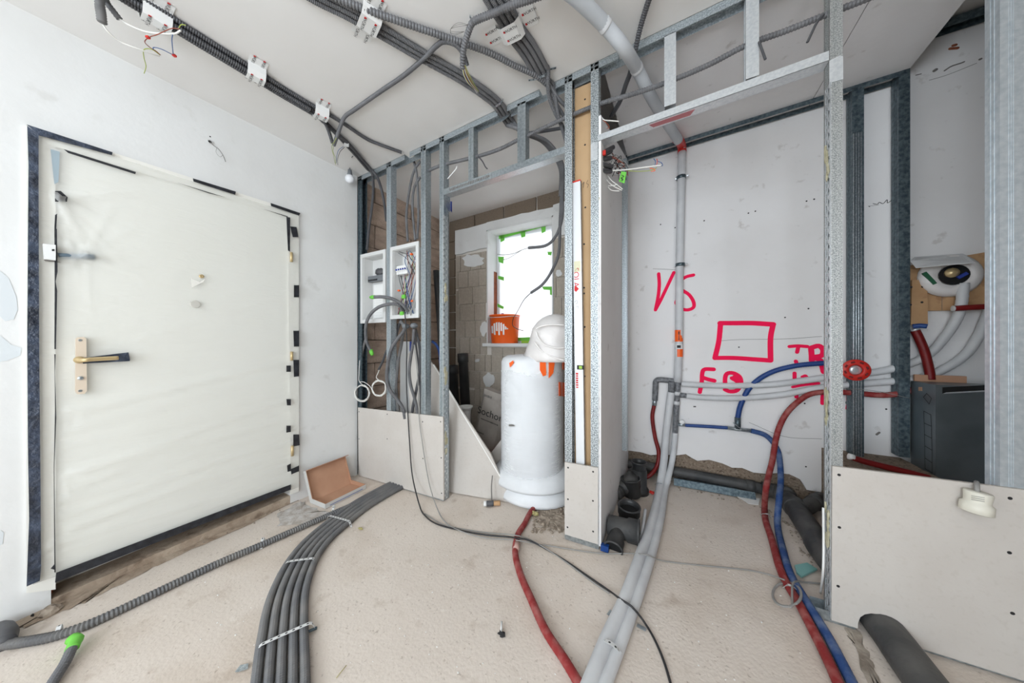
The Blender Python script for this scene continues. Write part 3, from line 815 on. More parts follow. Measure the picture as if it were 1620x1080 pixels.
# protective film with wrinkles
random.seed(5)
cs = [PX(52, 206, X0), PX(473, 341, X0), PX(473, 770, X0), PX(52, 924, X0)]
nx, nz = 90, 130
ridges = []
def rid(px0, py0, px1, py1, amp, wd): ridges.append((PX(px0, py0, 0), PX(px1, py1, 0), amp, wd))
for k in range(16): rid(90 + random.uniform(0, 60), 640 + k * 15 + random.uniform(-8, 8), 455, 560 + k * 13 + random.uniform(-14, 14), random.uniform(.002, .006), random.uniform(.008, .02))
for k in range(10): rid(140, 560 + k * 3, 440, 470 + k * 22, random.uniform(.001, .003), random.uniform(.006, .012))
for k in range(12):
    an = random.uniform(0, 6.28); rid(135, 405, 135 + 90 * math.cos(an), 405 + 90 * math.sin(an), .004, .008)
for k in range(8):
    an = random.uniform(-.3, 1.4); rid(92, 315, 92 + 130 * math.cos(an), 315 + 130 * math.sin(an), .004, .008)
for k in range(8): rid(95 + k * 3, 750 + k * 4, 180 + k * 22, 720 - k * 7, .004, .009)
for k in range(8): rid(455, 700 + k * 8, 330 + random.uniform(-30, 30), 740 + k * 9, .004, .008)
vs = []
for j in range(nz + 1):
    for i in range(nx + 1):
        u, v_ = i / nx, j / nz
        p = cs[0].lerp(cs[1], u).lerp(cs[3].lerp(cs[2], u), v_)
        d = .003
        for (a, b, am, wd) in ridges:
            ab = b - a; ap = p - a; ap.x = 0; q = ap.dot(ab) / ab.length_squared
            if -.05 < q < 1.05:
                ds = (ap - ab * q).length
                if ds < wd * 2.5: d += 1.8 * am * math.exp(-(ds / wd) ** 2) * max(0, 1 - q * .6)
        p.x = X0 + d; vs.append(p)
fmb = MB().add(vs, [(j * (nx + 1) + i, j * (nx + 1) + i + 1, (j + 1) * (nx + 1) + i + 1, (j + 1) * (nx + 1) + i) for j in range(nz) for i in range(nx)])
fmb.build('protective_film', 'doorfilm', dr, True)
TX = .03
def tp(pp, m='blacktape', th=.0015): return dslab('tape_strip', pp, m, TX, th)
tp([(43, 199), (61, 214), (61, 300), (62, 560), (64, 760), (65, 895), (63, 918), (42, 927), (46, 820), (44, 700), (43, 540), (44, 380), (45, 260)], 'bluetape', .003)
tp([(42, 197), (178, 241), (177, 245.5), (61, 214)], 'bluetape', .003)
for q in ([(101, 236), (215, 272), (214, 275.5), (108, 242)], [(305, 282), (373, 303), (372, 308), (306, 287)], [(281, 289), (356, 312), (330, 305.5)], [(428, 321), (475, 337), (473, 341), (429, 326)],
          [(418, 331), (455, 342), (455, 343.5)], [(453, 343), (459, 344), (458.5, 398), (455.5, 396)], [(459, 358), (469, 359), (472, 375), (463, 375)],
          [(465, 451), (473, 451), (473, 470), (465, 470)], [(464, 523), (473, 523), (473, 548), (465, 548)], [(464, 569), (473, 569), (473, 595), (465, 596)],
          [(453, 578), (460, 578), (460, 588), (453, 588)], [(453, 631), (460, 631), (460, 641), (454, 641)], [(453, 673), (460, 673), (460, 683), (453, 684)], [(464, 687), (473, 687), (474, 704), (464, 706)],
          [(454, 736), (460, 733), (460, 745), (455, 746)], [(460, 742), (473, 736), (473, 745), (461, 750)], [(89, 905.5), (460, 766), (460, 774), (87, 921)],
          [(87, 302), (96, 302), (107, 312), (106, 319), (87, 319)], [(87, 340), (90.5, 338), (89, 362), (90, 362), (91, 430), (88, 445), (90.5, 460), (88.5, 552), (86, 552), (86.5, 450), (86, 360)],
          [(86, 560), (88, 560), (87, 590), (89, 660), (86, 740), (88, 905), (86, 905), (85, 740), (87, 650)], [(80, 899), (87, 891), (87, 901)]):
    tp(q)
tp([(130, 566), (203, 557), (205.5, 569), (205, 571), (131, 575)], 'bluetape', .004)
dslab('grey_tape', [(79, 232), (95.5, 238), (93, 290), (87, 293), (81, 275)], 'offwhite', X0 + .001, .001)
dslab('grey_tape', [(80, 236), (94.5, 240), (92.5, 288), (86, 291)], mat('grey_blue_tape', (162, 178, 186), .5), X0 + .0025, .001)
# handle plate with lever, key cylinder, screws
hp = dslab('handle_plate', [(119, 536), (122, 533.5), (132, 533), (136, 535.5), (137, 618), (133, 622.5), (122, 623), (118.5, 619)], mat('beige_enamel_plate', (222, 206, 186), .35), X0 + .006, .012)
hb_ = PX(125, 569, X0 + .018)
mb = MB().lathe(hb_, XP, [(.016, 0), (.016, .01), (.0105, .013), (.0095, .045)], 16)
he = PX(187, 566, X0 + .065)
mb.tube([hb_ + V((.04, 0, 0)), hb_ + V((.056, .012, 0)), hb_.lerp(he, .3) + V((.04, 0, .001)), he], .0095, 12)
mb.build('handle_lever', 'brass', hp, True)
MB().lathe(PX(127, 598, X0 + .018), XP, [(.0085, 0), (.0085, .006), (.003, .008)], 12).build('key_cylinder', 'galvb', hp)
for (a, b) in ((127, 538), (127, 618)): MB().lathe(PX(a, b, X0 + .017), XP, [(.0065, 0), (.005, .003)], 10).build('screw', 'galvb', hp)
lk = dslab('lock_box', [(67, 387), (87, 389), (87, 413), (69, 411)], 'white', X0 + .004, .03)
dslab('keyhole', [(82, 394), (86, 394), (86, 397), (82, 397)], 'ink', X0 + .0345, .001, lk)
dslab('lock_painted_shadow', [(69, 411), (88, 413), (96, 415), (72, 413)], 'inkg', X0 + .008, .004, lk)  # grey sliver drawn as the shadow under the lock box
MB().tube([PX(92, 404, .012), PX(120, 405, .012), PX(150, 406, .012)], .012, 10).build('slide_bolt', mat('blue_grey_metal', (120, 140, 156), .4, .3), dr, True)
pe = MB().lathe(PX(318.5, 437, X0 + .004), XP, [(.011, 0), (.011, .006), (.007, .008), (.004, .006)], 14).build('peephole', 'brass', dr, True)
dslab('paper_sticker', [(302, 440), (316, 446), (324, 441), (322, 446), (303, 455)], 'framec', X0 + .0045, .0008)
sh = MB(); p = PX(309, 481, X0 + .004); sh.lathe(p, XP, [(.022, 0), (.02, .002)], 16); sh.build('smudge', mat('grey_smudge', (206, 203, 194), .5), dr)
for (a, b) in (((461, 399), (461, 414)), ((461.5, 556), (461.5, 570)), ((462.5, 705), (462.5, 721))):
    MB().tube([PX(*a, .03), PX(*b, .03)], .009, 10).build('hinge', 'brass', dr, True)

# wire outlet on the door wall
c = PX(332, 224.5, .001)
t = thing('wall_wire_outlet', c, 'drilled wall hole with thin wire hanging out above the door', 'outlet')
MB().lathe(c, XP, [(.013, 0), (.013, .004), (.009, .005), (.009, .001)], 14).build('tube_end', 'offwhite', t)
MB().lathe(c, XP, [(.0088, .0005), (.008, .002)], 12).build('hole', 'hollow', t)
MB().tube([c + V((.003, 0, 0)), PX(338, 230, .02), PX(346, 236, .03), PX(353, 246, .02), PX(357, 256, .01)], .0016, 6).build('wire', 'inkg', t)
MB().tube([PX(343, 233, .025), PX(342, 241, .02), PX(348, 248, .012), PX(353, 245, .018)], .0008, 6).build('wire', 'inkg', t)
MB().lathe(PX(332.5, 216, .0005), XP, [(.004, 0), (.003, .001)], 8).build('drill_hole', 'hollow', t)
# grey filler smears on the plaster left of the door
for i, (pp, m) in enumerate(((((0, 428), (14, 440), (26, 470), (28, 490), (22, 505), (8, 508), (0, 500)), 'filler'), (((0, 530), (18, 545), (34, 550), (32, 562), (12, 570), (0, 572)), 'filler2'), (((0, 838), (6, 842), (4, 860), (0, 862)), 'filler3'))):
    mm = M.get('filler') or mat('wet_filler', (216, 221, 223), .9); M['filler'] = mm
    MB().slab([PX(a, b, .0006) for a, b in pp], V((.0006, 0, 0))).build('filler_smear', 'filler', wall_left)
# ================================================================== CONDUITS ON THE CEILING
NC = 0
def conduit(label, pts, r, m='conduit', ring=.006, group=None, open_ends=(), name='conduit', seg=9, depth=.15, cat='conduit'):
    """one corrugated conduit: a tube thing; open ends get a dark hollow disc as a part."""
    pts = [V(p) for p in pts]
    o = MB().tube(pts, r, 12, ring * .62, max(depth, .2)).build(name, m, None, False)
    tag(o, label, cat, group)
    for e in open_ends:
        p, q = (pts[0], pts[1]) if e == 0 else (pts[-1], pts[-2])
        d = (p - q).normalized()
        MB().lathe(p + d * .0006, d, [(r * .78, 0), (r * .7, .0005)], 10).build('hollow_end', 'hollow', o)
    return o
def cable(label, pts, r, m, name='cable', cat='cable', parent=None, group=None):
    o = MB().tube([V(p) for p in pts], r, 6).build(name, m, parent, True)
    if parent is None: tag(o, label, cat, group)
    return o
DN = -UPF
def cpath(pp, h): return [PC(a, b, h) for a, b in pp]
def bundle(pp, h, r, offs, labels, m='conduitd', ring=.007, group=None, tails=None):
    """parallel conduits fixed below the ceiling; offs = (sideways, down) in radii."""
    ctr_ = cpath(pp, h + r)
    for i, (s_, d_) in enumerate(offs):
        pts = offset_path(ctr_, DN, d_ * r, s_ * r)
        if tails and tails[i]: pts = pts + [V(p) for p in tails[i]]
        conduit(labels[i], pts, r * .97, m, ring, group)
    return ctr_
def strap(pp_c, across, width, rise, half, label, n_txt=3, rot=0, flat=.05):
    """printed adhesive strap: band stuck to the ceiling on both sides, bulging down under a bundle."""
    c = PC(*pp_c, .0015); a = (PC(*across, .0015) - c).normalized(); l = a.cross(UPF).normalized()
    t = thing('printed_strap', c, label, 'strap', 'printed adhesive straps on the ceiling conduits')
    prof = [(-half - flat, 0), (-half - .004, .0005), (-half, rise * .55), (-half * .6, rise), (half * .6, rise), (half, rise * .55), (half + .004, .0005), (half + flat, 0)]
    vs = []
    for (s_, d_) in prof:
        for q in (-.5, .5): vs.append(c + a * s_ + DN * (d_ + .0008) + l * (q * width))
    fs = [(2 * i, 2 * i + 1, 2 * i + 3, 2 * i + 2) for i in range(len(prof) - 1)]
    mb = MB().add(vs, fs).add([v + DN * .0008 for v in vs], fs)
    mb.build('band', 'white', t)
    k = 0
    spots = [(-half - flat * .55, .002), (0, rise + .0016), (half + flat * .55, .002)]
    for (s_, d_) in spots:
        for row in (-.26, .26):
            k += 1
            for (off, word, mm, sz) in ((-.012, '▮', None, 0), (.008, 'WÜRTH', 'ink', .018)):
                p = c + a * (s_ + off) + l * (row * width) + DN * (d_ + .0012)
                if mm is None:
                    MB().frame(c + a * (s_ + off - .013) + l * (row * width) + DN * (d_ + .0006), a, l, DN, .004, .0045, .0004).build('print_mark', 'redink', t)
                else:
                    text('lettering', word, mm, t, p, a, UPF.cross(a) * -1, sz)
    return t
G1 = 'bundle of grey conduits over the door'
c1 = [(150, -42), (200, -8), (262, 29), (325, 68), (388, 107), (440, 140), (487, 168)]
tails1 = [[PC(518, 180, .015), PC(543, 195, .015), PC(578, 218.6, .015), PC(599, 228, .012), PC(635, 241, .01)],
          [PC(507, 188, .02), PC(528, 208, .02), PC(546, 227, .02), PC(564, 247, .02), PY(581, 267, -.04), PY(589, 275, -.005), PY(590.5, 300, .03), PY(588, 330, .03), PY(584, 360, .03), PY(580.5, 395, .03)],
          [PC(512, 191, .022), PC(532, 210, .022), PC(550, 226, .022), PC(568, 246, .022), PY(586, 267, -.03), PY(596, 279, -.005), PY(603, 298, .03), PY(608.5, 325, .04), PY(611.5, 350, .06)],
          [PC(505, 186, .025), PC(514, 194, .03), PC(520, 207, .05), PC(526, 226, .09)],
          None]
bundle(c1, .0, .0125, ((-2.3, 0), (-.2, 0), (1.9, 0), (.9, 1.75), (-1.2, 1.75)),
       ('conduit of the door bundle that runs on to the ceiling track', 'conduit of the door bundle dropping at the corner stud, left one', 'conduit of the door bundle dropping at the corner stud, right one', 'conduit of the door bundle with a short open end by the bulb', 'lowest conduit of the door bundle ending at its last strap'), group=G1, tails=tails1)
strap((247, 17), (238, 40), .085, .056, .037, 'printed strap nearest the top edge on the door bundle', flat=.05)
strap((404, 109), (395, 130), .075, .056, .037, 'printed strap in the middle of the door bundle')
strap((507, 172), (498, 186), .075, .056, .036, 'printed strap where the door bundle fans out')
# conduit that branches from the middle bundle to the fan
conduit('smooth conduit crossing from middle bundle to the door bundle', [PC(739, 103, .05), PC(734, 88, .035), PC(722, 72, .03), PC(703, 66, .03), PC(690, 73, .03), PC(670, 93, .022), PC(638, 120, .014), PC(600, 146, .013), PC(560, 174, .013), PC(546, 184, .02), PC(540, 196, .04), PC(534, 213, .07), PC(528, 230, .10)], .0115, 'conduit', .0045, None, (0, 1))
# middle bundle
G2 = 'middle bundle of grey conduits'
c2 = [(455, -34), (500, -6), (548, 18), (600, 48), (668, 88), (735, 126), (782, 160), (797, 180), (808, 196)]
tl = lambda dx: [PY(818 + dx, 203 + dx * .3, .02), PY(838 + dx, 213, .12), PY(862 + dx, 224, .25), PY(880 + dx, 246, .35), PY(889 + dx * .6, 270, .38), PY(888 + dx * .5, 310, .40)]
bundle(c2, .0, .0125, ((-2.1, 0), (0, 0), (2.1, 0)), ('upper conduit of the middle ceiling bundle', 'centre conduit of the middle ceiling bundle', 'lower conduit of the middle ceiling bundle'), 'conduit', .0055, G2,
       [tl(4) + [PY(889, 345, .41), PY(880, 372, .41), PY(864, 388, .42), PY(836, 392, .43)], tl(0) + [PY(886, 350, .41), PY(884, 400, .42), PY(872, 430, .43), PY(858, 450, .44), PY(840, 463, .45)], tl(-4)])
strap((583, 28), (573, 52), .085, .036, .06, 'printed strap on the middle bundle at the top edge', flat=.05)
conduit('thick ribbed conduit leaving the middle bundle to the right', [PC(455, -50, .018), PC(520, -10, .018), PC(560, 8, .018), PC(598, 22, .02), PC(650, 40, .02), PC(703, 58, .02), PC(773, 83, .02), PC(812, 103, .022), PC(845, 118, .024), PC(866, 134, .03)], .0155, 'conduit', .011)
# right bundle
G3 = 'right bundle of grey conduits'
c3 = [(760, -46), (785, 0), (802, 28), (815, 50), (838, 82), (857, 116)]
t3 = [[PY(868, 150, -.02), PY(878, 178, .05), PY(890, 200, .12), PY(902, 226, .2)],
      [PY(868, 140, -.02), PY(882, 168, .05), PY(896, 190, .12), PY(905, 205, .2)],
      [PY(872, 139, -.02), PY(885, 158, .05), PY(903, 175, .12)],
      [PY(873, 130, -.02), PY(878, 152, .02), PY(884, 186, .05), PY(893, 215, .12), PY(900, 240, .2)]]
bundle(c3, .0, .0125, ((-3.1, 0), (-1.05, 0), (1.05, 0), (3.1, 0)), ('leftmost conduit of the right ceiling bundle', 'second conduit of the right ceiling bundle from the left', 'third conduit of the right ceiling bundle from the left', 'rightmost conduit of the right ceiling bundle'), 'conduit', .0055, G3, t3)
strap((808, 42), (838, 26), .085, .036, .058, 'printed strap across the right bundle', flat=.07)
conduit('thick ribbed conduit crossing over the right bundle', [PC(880, -16, .045), PC(836, 0, .045), PC(811, 8, .045), PC(780, 21, .044), PC(751, 33, .04), PC(745, 40, .045), PC(738, 60, .06), PC(733, 80, .08), PC(732, 108, .11)], .0155, 'conduit', .009, None, (1,))
# perforated steel hangers
def band(label, pts, w_, n, m='galvb', name='perforated_band', holes=True):
    pts = [V(p) for p in pts]
    t = thing(name, pts[0], label, 'strap')
    mb = MB(); hl = MB(); n = V(n)
    P_ = resample(pts, .011)
    for i in range(len(P_) - 1):
        d = (P_[i + 1] - P_[i]); L_ = d.length; d.normalize(); sd = n.cross(d).normalized()
        mb.beam(P_[i], P_[i + 1], sd, n, (-w_ / 2, 0), (w_ / 2, .0012))
        if holes and i % 2 == 0: hl.frame(P_[i] + d * L_ / 2 + n * .0012, d, sd, n, L_ * .32, w_ * .2, .0004)
    mb.build('band', m, t)
    if holes and hl.v: hl.build('holes', 'ink', t)
    return t
band('perforated band holding the right bundle at the track', [PC(836, 127, .03), PC(848, 125, .034), PC(864, 118, .034), PC(868, 110, .01), PC(880, 107, .002)], .012, DN)
band('perforated band holding the middle bundle at the track', [PC(783, 169, .03), PC(792, 163, .03), PC(796, 157, .004)], .012, DN)
# conduits threading the studs
conduit('long ribbed conduit threaded through the studs above both headers', [PY(673, 272, .035), PY(700, 261, .03), PY(753, 248, .03), PY(790, 236, .03), PY(820, 221, .03), PY(840, 212, .03), PY(893, 187, .028), PY(950, 164, .028), PY(1000, 149, .028), PY(1053, 131, .028), PY(1120, 103, .028), PY(1180, 72, .028), PY(1240, 50, .028), PY(1303, 25, .028), PY(1367, 0, .028), PY(1430, -26, .028)], .0125, 'conduit', .009)
conduit('upper thin conduit behind the two short studs', [PY(672, 251, .30), PY(700, 243, .3), PY(745, 233, .3), PY(790, 222, .3), PY(826, 213, .3), PY(862, 207, .3), PY(893, 202, .3)], .0115, 'conduitd', .006)
def ziptail(label, pts, w_=.006, m='offwhite', cat='tie'):
    o = MB().tube(pts, w_, 5).build('cable_tie', m, None, True); tag(o, label, cat); return o
ziptail('dark tie tail hanging by the left short stud', [PY(756, 247, .01), PY(763, 255, 0), PY(768, 264, 0), PY(771, 267, 0)], .004, 'conduitd')
ziptail('white tie tail on the slotted stud', [PY(708, 283, -.005), PY(715, 275, -.01), PY(721, 268, -.015), PY(723, 263, -.015)], .004, 'white')
ziptail('grey strip hanging by the right short stud', [PY(1201, 66, -.006), PY(1206, 80, -.012), PY(1211, 94, -.01)], .005, 'conduitd')
ziptail('grey strip hanging by the worn stud', [PY(1303, 23, -.006), PY(1292, 36, -.012), PY(1284, 52, -.012), PY(1277, 67, -.01)], .005, 'conduitd')
# insulated supply pipe over the recess: from ceiling down to the wall
vp = [PC(845, -55, .05), PC(880, -28, .05), PC(912, -4, .055), PC(957, 40, .07), PC(987, 76, .12), PY(1007, 108, .05), PY(1022, 137, .17), PY(1036, 164, .32), PY(1055, 194, .53), PY(1073, 222, .80)]
t = MB().tube(vp, .03, 16).build('insulated_pipe', 'insulg', None, True)
tag(t, 'thick pale grey insulated pipe curving from ceiling to wall pipe', 'pipe')
for (a, b) in ((3, .0), (5, 0)):
    p, q = vp[a], vp[a + 1]; d = (q - p).normalized()
    MB().lathe(p, d, [(.0312, -.012), (.0318, -.01), (.0318, .01), (.0312, .012)], 16).build('tape_ring', 'insul', t, True)
conduit('dark ribbed conduit passing behind the thick pale pipe', [PC(1040, -40, .02), PC(1027, -2, .02), PC(1013, 44, .03), PY(1003, 90, -.02), PY(997, 115, .07), PY(990, 134, .14), PY(981, 160, .26), PY(967, 184, .38)], .013, 'conduitd', .008)
# wall pipe with red elbow
WYP = YB - .045
wp = [PY(1079, 236, WYP), PY(1077, 330, WYP), PY(1075, 430, WYP), PY(1074.5, 520, WYP), PY(1072, 604, WYP)]
t = MB().tube(wp, .0275, 16).build('riser_pipe', 'insul', None, True); tag(t, 'white insulated riser pipe up the recess wall with orange label', 'pipe')
MB().tube([PY(1071, 220, .79), PY(1076, 225, .92), PY(1078.5, 232, WYP), PY(1079, 241, WYP)], .030, 14).build('red_elbow', 'red', t, True)
ax = (wp[3] - wp[2]).normalized()
for (a, h, m) in ((531, .045, 'orange'), (548, .02, 'paper'), (558, .03, 'orange')):
    p = PY(1074, a, WYP); MB().lathe(p - UP * h, UP, [(.0282, 0), (.0282, 2 * h)], 16, False).build('label_band', m, t, True)
MB().box(*[tuple(x) for x in ((PY(1071, 550, WYP - .0288)), (PY(1077, 546, WYP - .0278)))]).build('print_mark', 'ink', t)
print_row('small_print', 'ink', t, PY(1074, 531, WYP - .0288), V((0, 0, 1)), V((-1, 0, 0)), .07, .012, 6)
for i, yy in enumerate((281, 419)):
    p = PY(1077.5 - i * 1.5, yy, WYP)
    c = thing('pipe_clamp', p, ('upper', 'lower')[i] + ' steel clamp on the white riser pipe', 'clamp', 'pipe clamps')
    MB().lathe(p - UP * .012, UP, [(.029, 0), (.033, 0), (.033, .024), (.029, .024)], 18).build('ring', 'galvdark', c, True)
    MB().lathe(p + V((.036, -.012, 0)), V((1, 0, 0)), [(.009, 0), (.009, .012), (.005, .016)], 8).build('bolt', 'galvwhite', c)
    MB().lathe(p + V((-.04, 0, 0)), V((1, 0, 0)), [(.009, 0), (.009, .012)], 8).build('bolt', 'galvwhite', c)

# wires hanging from the ceiling
t = thing('loose_wire_cluster', PC(210, 20, .1), 'two conduit ends top left with white cables and red connectors', 'wires')
MB().tube([PC(158, -30, .06), PC(158, 5, .10), PC(160, 22, .14), PC(161.5, 36, .17)], .0145, 10, .0045, .15).build('conduit_end', 'conduitdust', t, True)
MB().tube([PC(163, -18, .05), PC(168, 2, .06), PC(178, 16, .08), PC(189, 30, .1)], .0115, 10, .0045, .15).build('conduit_end', 'conduitdust', t, True)
cable('', [PC(161, 35, .16), PC(170, 49, .18), PC(190, 66, .19), PC(220, 78, .19), PC(240, 85, .18), PC(252, 88.5, .17)], .0035, 'wire_w', 'white_cable', parent=t)
cable('', [PC(189, 30, .1), PC(205, 40, .13), PC(230, 50, .14), PC(258, 53.5, .14), PC(276, 53.5, .13), PC(286, 48, .12)], .0035, 'wire_w', 'white_cable', parent=t)
W = lambda pp, m, h=.15: cable('', [PC(a, b, h) for a, b in pp], .0016, m, 'wire', parent=t)
W([(284, 46), (272, 45), (257, 51), (248, 55), (236, 59), (229, 66), (236, 74), (247, 81), (254, 87)], 'wire_brown')
W([(273, 55), (272, 65), (274, 86)], 'wire_blue'); W([(242, 78), (244, 75), (256, 78), (272, 86)], 'wire_blue')
W([(253, 87), (242, 79), (233, 77), (227, 80), (228, 92), (231, 105), (228, 116)], 'wire_yg'); W([(283, 44), (287, 39), (294, 40)], 'wire_yg', .12)
for (a, b) in ((234, 59), (276, 88)): MB().frame(PC(a, b, .15), RGT, FWD, UP, .006, .005, .004).build('connector', 'red', t)
# wire cluster of the middle
t = thing('loose_wire_cluster', PC(735, 105, .11), 'coloured wires spilling from a conduit end between the bundles', 'wires')
for i, m in enumerate(('wire_w', 'wire_yg', 'wire_brown', 'wire_blue', 'wire_w', 'wire_yg', 'wire_brown', 'wire_g', 'wire_yg')):
    dx = (i - 4) * .9
    cable('', [PC(734 + dx * .5, 103, .11), PC(737 + dx * 1.1, 116, .12), PC(744 + dx * 1.2, 130, .12), PC(752 + dx * .6, 140, .11), PC(756 + dx * .3, 146 + random.uniform(-4, 2), .1)], .0022, m, 'wire', parent=t)
for k in range(3):
    cable('', [PC(743, 40, .05), PC(725, 36 + k * 3, .05), PC(713, 46, .05), PC(716, 56 - k * 3, .05), PC(735, 50, .05)], .0007, 'inkg', 'wire', parent=t)
band('loose end of a perforated band beside the thick ribbed conduit', [PC(743, 25, .01), PC(747, 33, .03), PC(749, 41, .05)], .013, DN)
# bulb and wires near the corner
t = thing('hanging_bulb', PC(555, 238, .05), 'bare white bulb in a grey socket hanging in the corner', 'lamp')
p0 = PY(553.5, 268, -.12)
cable('', [PC(558, 247, .03), PY(554.5, 252, -.15), PY(553, 260, -.12), p0], .0028, 'wire_k', 'flex', parent=t)
MB().lathe(p0, -UP, [(.008, 0), (.015, .004), (.017, .03), (.022, .05)], 14).build('socket', 'leadgrey', t, True)
pb_ = p0 - UP * .05
MB().lathe(pb_, -UP, [(.02, 0), (.03, .008), (.036, .025), (.036, .037), (.028, .053), (.012, .062), (.001, .064)], 16).build('bulb', 'bulb', t, True)
tg = PC(548, 229, .04)
MB().frame(tg, (RGT + FWD * .2).normalized(), UP, FWD, .016, .014, .002).build('paper_tag', 'white', t)
t = thing('loose_wire_cluster', PC(527, 228, .09), 'thin wires dangling from two open conduit ends near the bulb', 'wires')
for pp, m in (([(526, 226), (525, 235), (528, 247), (530, 258)], 'wire_yg'), ([(528, 230), (527, 240), (531, 250), (531, 260)], 'wire_yg'), ([(543, 232), (536, 237), (533, 246), (532, 258)], 'wire_blue'), ([(545, 233), (538, 240), (534, 252), (534.5, 261)], 'wire_k'), ([(532, 218), (528, 226), (527, 229)], 'wire_yg')):
    cable('', [PC(a, b, .1) for a, b in pp], .0016, m, 'wire', parent=t)

# ================================================================== FUSE BOXES, DROPS AND COILS IN THE NICHE
def flush_box(name, label, TL, TR, BR, BL, y=-.006, depth=.1):
    a, b, c, d = (PY(*q, y) for q in (TL, TR, BR, BL))
    t = thing(name, d, label, 'box')
    z1, z0 = (a.z + b.z) / 2, (c.z + d.z) / 2; x0, x1 = (a.x + d.x) / 2, (b.x + c.x) / 2
    fw = .03; mb = MB()
    for (q, r) in (((x0, y, z0), (x0 + fw, y + .012, z1)), ((x1 - fw, y, z0), (x1, y + .012, z1)), ((x0 + fw, y, z0), (x1 - fw, y + .012, z0 + fw)), ((x0 + fw, y, z1 - fw), (x1 - fw, y + .012, z1))): mb.box(q, r)
    mb.build('frame', 'offwhite', t)
    xi0, xi1, zi0, zi1 = x0 + fw, x1 - fw, z0 + fw, z1 - fw
    mb = MB()
    mb.box((xi0, y + .012, zi0), (xi0 + .003, y + depth, zi1)).box((xi1 - .003, y + .012, zi0), (xi1, y + depth, zi1)).box((xi0, y + .012, zi0), (xi1, y + depth, zi0 + .003)).box((xi0, y + .012, zi1 - .003), (xi1, y + depth, zi1)).box((xi0, y + depth, zi0), (xi1, y + depth + .003, zi1))
    mb.build('housing', 'offwhite', t)
    return t, xi0, xi1, zi0, zi1, y
t, x0, x1, z0, z1, y = flush_box('flush_box', 'left flush box with a grey rail and white perforated plate', (569, 404), (609, 393), (610, 508), (571, 513))
zr = z0 + (z1 - z0) * .62
MB().box((x0 + .004, y + .05, zr), (x1 - .004, y + .075, zr + .05)).build('terminal_rail', 'leadgrey', t)
mb = MB()
for k in range(6): mb.box((x0 + .012 + k * .021, y + .047, zr + .006), (x0 + .026 + k * .021, y + .05, zr + .02))
mb.build('slots', 'ink', t)
MB().blob(((x0 + x1) / 2 + .005, y + .07, zr + .08), .06, .025, .032, 10, 7, .15).build('cover_cap', 'conduitd', t, True)
MB().box((x0 + .03, y + .09, z0 + .02), (x1 - .006, y + .094, zr - .02)).build('mount_plate', 'white', t)
mb = MB()
for i in range(5):
    for j in range(9): mb.lathe(V((x0 + .045 + i * .02, y + .0895, z0 + .045 + j * .022)), V((0, -1, 0)), [(.002, 0), (.0015, .0004)], 6)
mb.build('perforation', 'inkg', t)['kind'] = 'stuff'
t, x0, x1, z0, z1, y = flush_box('fuse_box', 'right flush box open with breakers and coloured wiring', (617, 392), (661, 380.5), (663, 502), (617, 505))
zr = z0 + (z1 - z0) * .70
for k in range(5):
    bx = x0 + .012 + k * .0255
    bo = MB().box((bx, y + .03, zr - .035), (bx + .0235, y + .075, zr + .035)).box((bx + .002, y + .022, zr - .014), (bx + .0215, y + .031, zr + .014)).build('breaker', 'white', t)
    MB().box((bx + .008, y + .012, zr - .004), (bx + .016, y + .023, zr + .008)).build('toggle', 'blueink', bo)
random.seed(21)
for k in range(26):
    m = random.choice(('wire_blue', 'wire_brown', 'wire_yg', 'wire_k', 'wire_blue', 'conduitd'))
    a = V((random.uniform(x0 + .01, x1 - .01), y + random.uniform(.03, .08), zr + random.choice((.04, -.04))))
    b = V((random.uniform(x0 + .01, x1 - .01), y + random.uniform(.02, .09), random.choice((z0 + .01, z1 - .01, z0 + .05))))
    mid = a.lerp(b, .5) + V((random.uniform(-.03, .03), random.uniform(-.02, .01), random.uniform(-.03, .03)))
    cable('', [a, mid, b], .0024, m, 'wire', parent=t)
for (fx, fz) in ((.75, .9), (.2, .38), (.78, .2)):
    MB().frame((x0 + (x1 - x0) * fx, y + .02, z0 + (z1 - z0) * fz), XP, YP, UP, .009, .008, .006).build('connector', 'orange', t)
for (fx, fz) in ((.5, .27), (.42, .02)):
    MB().frame((x0 + (x1 - x0) * fx, y + .0, z0 + (z1 - z0) * fz), XP, YP, UP, .018, .006, .014).build('green_tag', 'green', t)
MB().tube([V((x1 - .03, y + .05, z1 - .002)), V((x1 - .02, y + .02, z0 + .2)), V((x1 - .045, y - .01, z0 - .01))], .004, 6).build('grey_cable', 'wire_g', t, True)
# conduits in and around the boxes
def capend(o, p, d, r, m='green'): MB().lathe(p, d, [(r * 1.12, -.03), (r * 1.2, 0), (r * .9, .022)], 10).build('taped_end', m, o, True)
o = conduit('conduit with green taped end poking left over the flush box', [PY(645, 492, .03), PY(637, 482, -.03), PY(622, 473, -.07), PY(605, 469.5, -.08), PY(590, 470, -.08)], .0135, 'conduit', .008)
capend(o, PY(589, 470, -.08), V((-1, 0, 0)), .0135)
o = conduit('conduit looping from the fuse box down beside the corner stud', [PY(638, 490, .03), PY(630, 482, -.05), PY(615, 481, -.09), PY(597, 487, -.09), PY(584, 500, -.08), PY(578.5, 518, -.06), PY(580, 540, -.03), PY(587, 556, .0)], .0135, 'conduit', .008)
capend(o, PY(588, 558, .0), V((.5, 0, -1)), .0135)
conduit('thin conduit running down beside the corner stud', [PY(580, 530, .02), PY(575, 550, .02), PY(570.5, 570, .02)], .011, 'conduitdust', .008)
conduit('conduit ending at the round cable coil', [PY(628, 512, .1), PY(620, 536, .1), PY(611, 556, .1), PY(606, 570, .08), PY(599, 585, .04)], .0105, 'conduitd', .008)
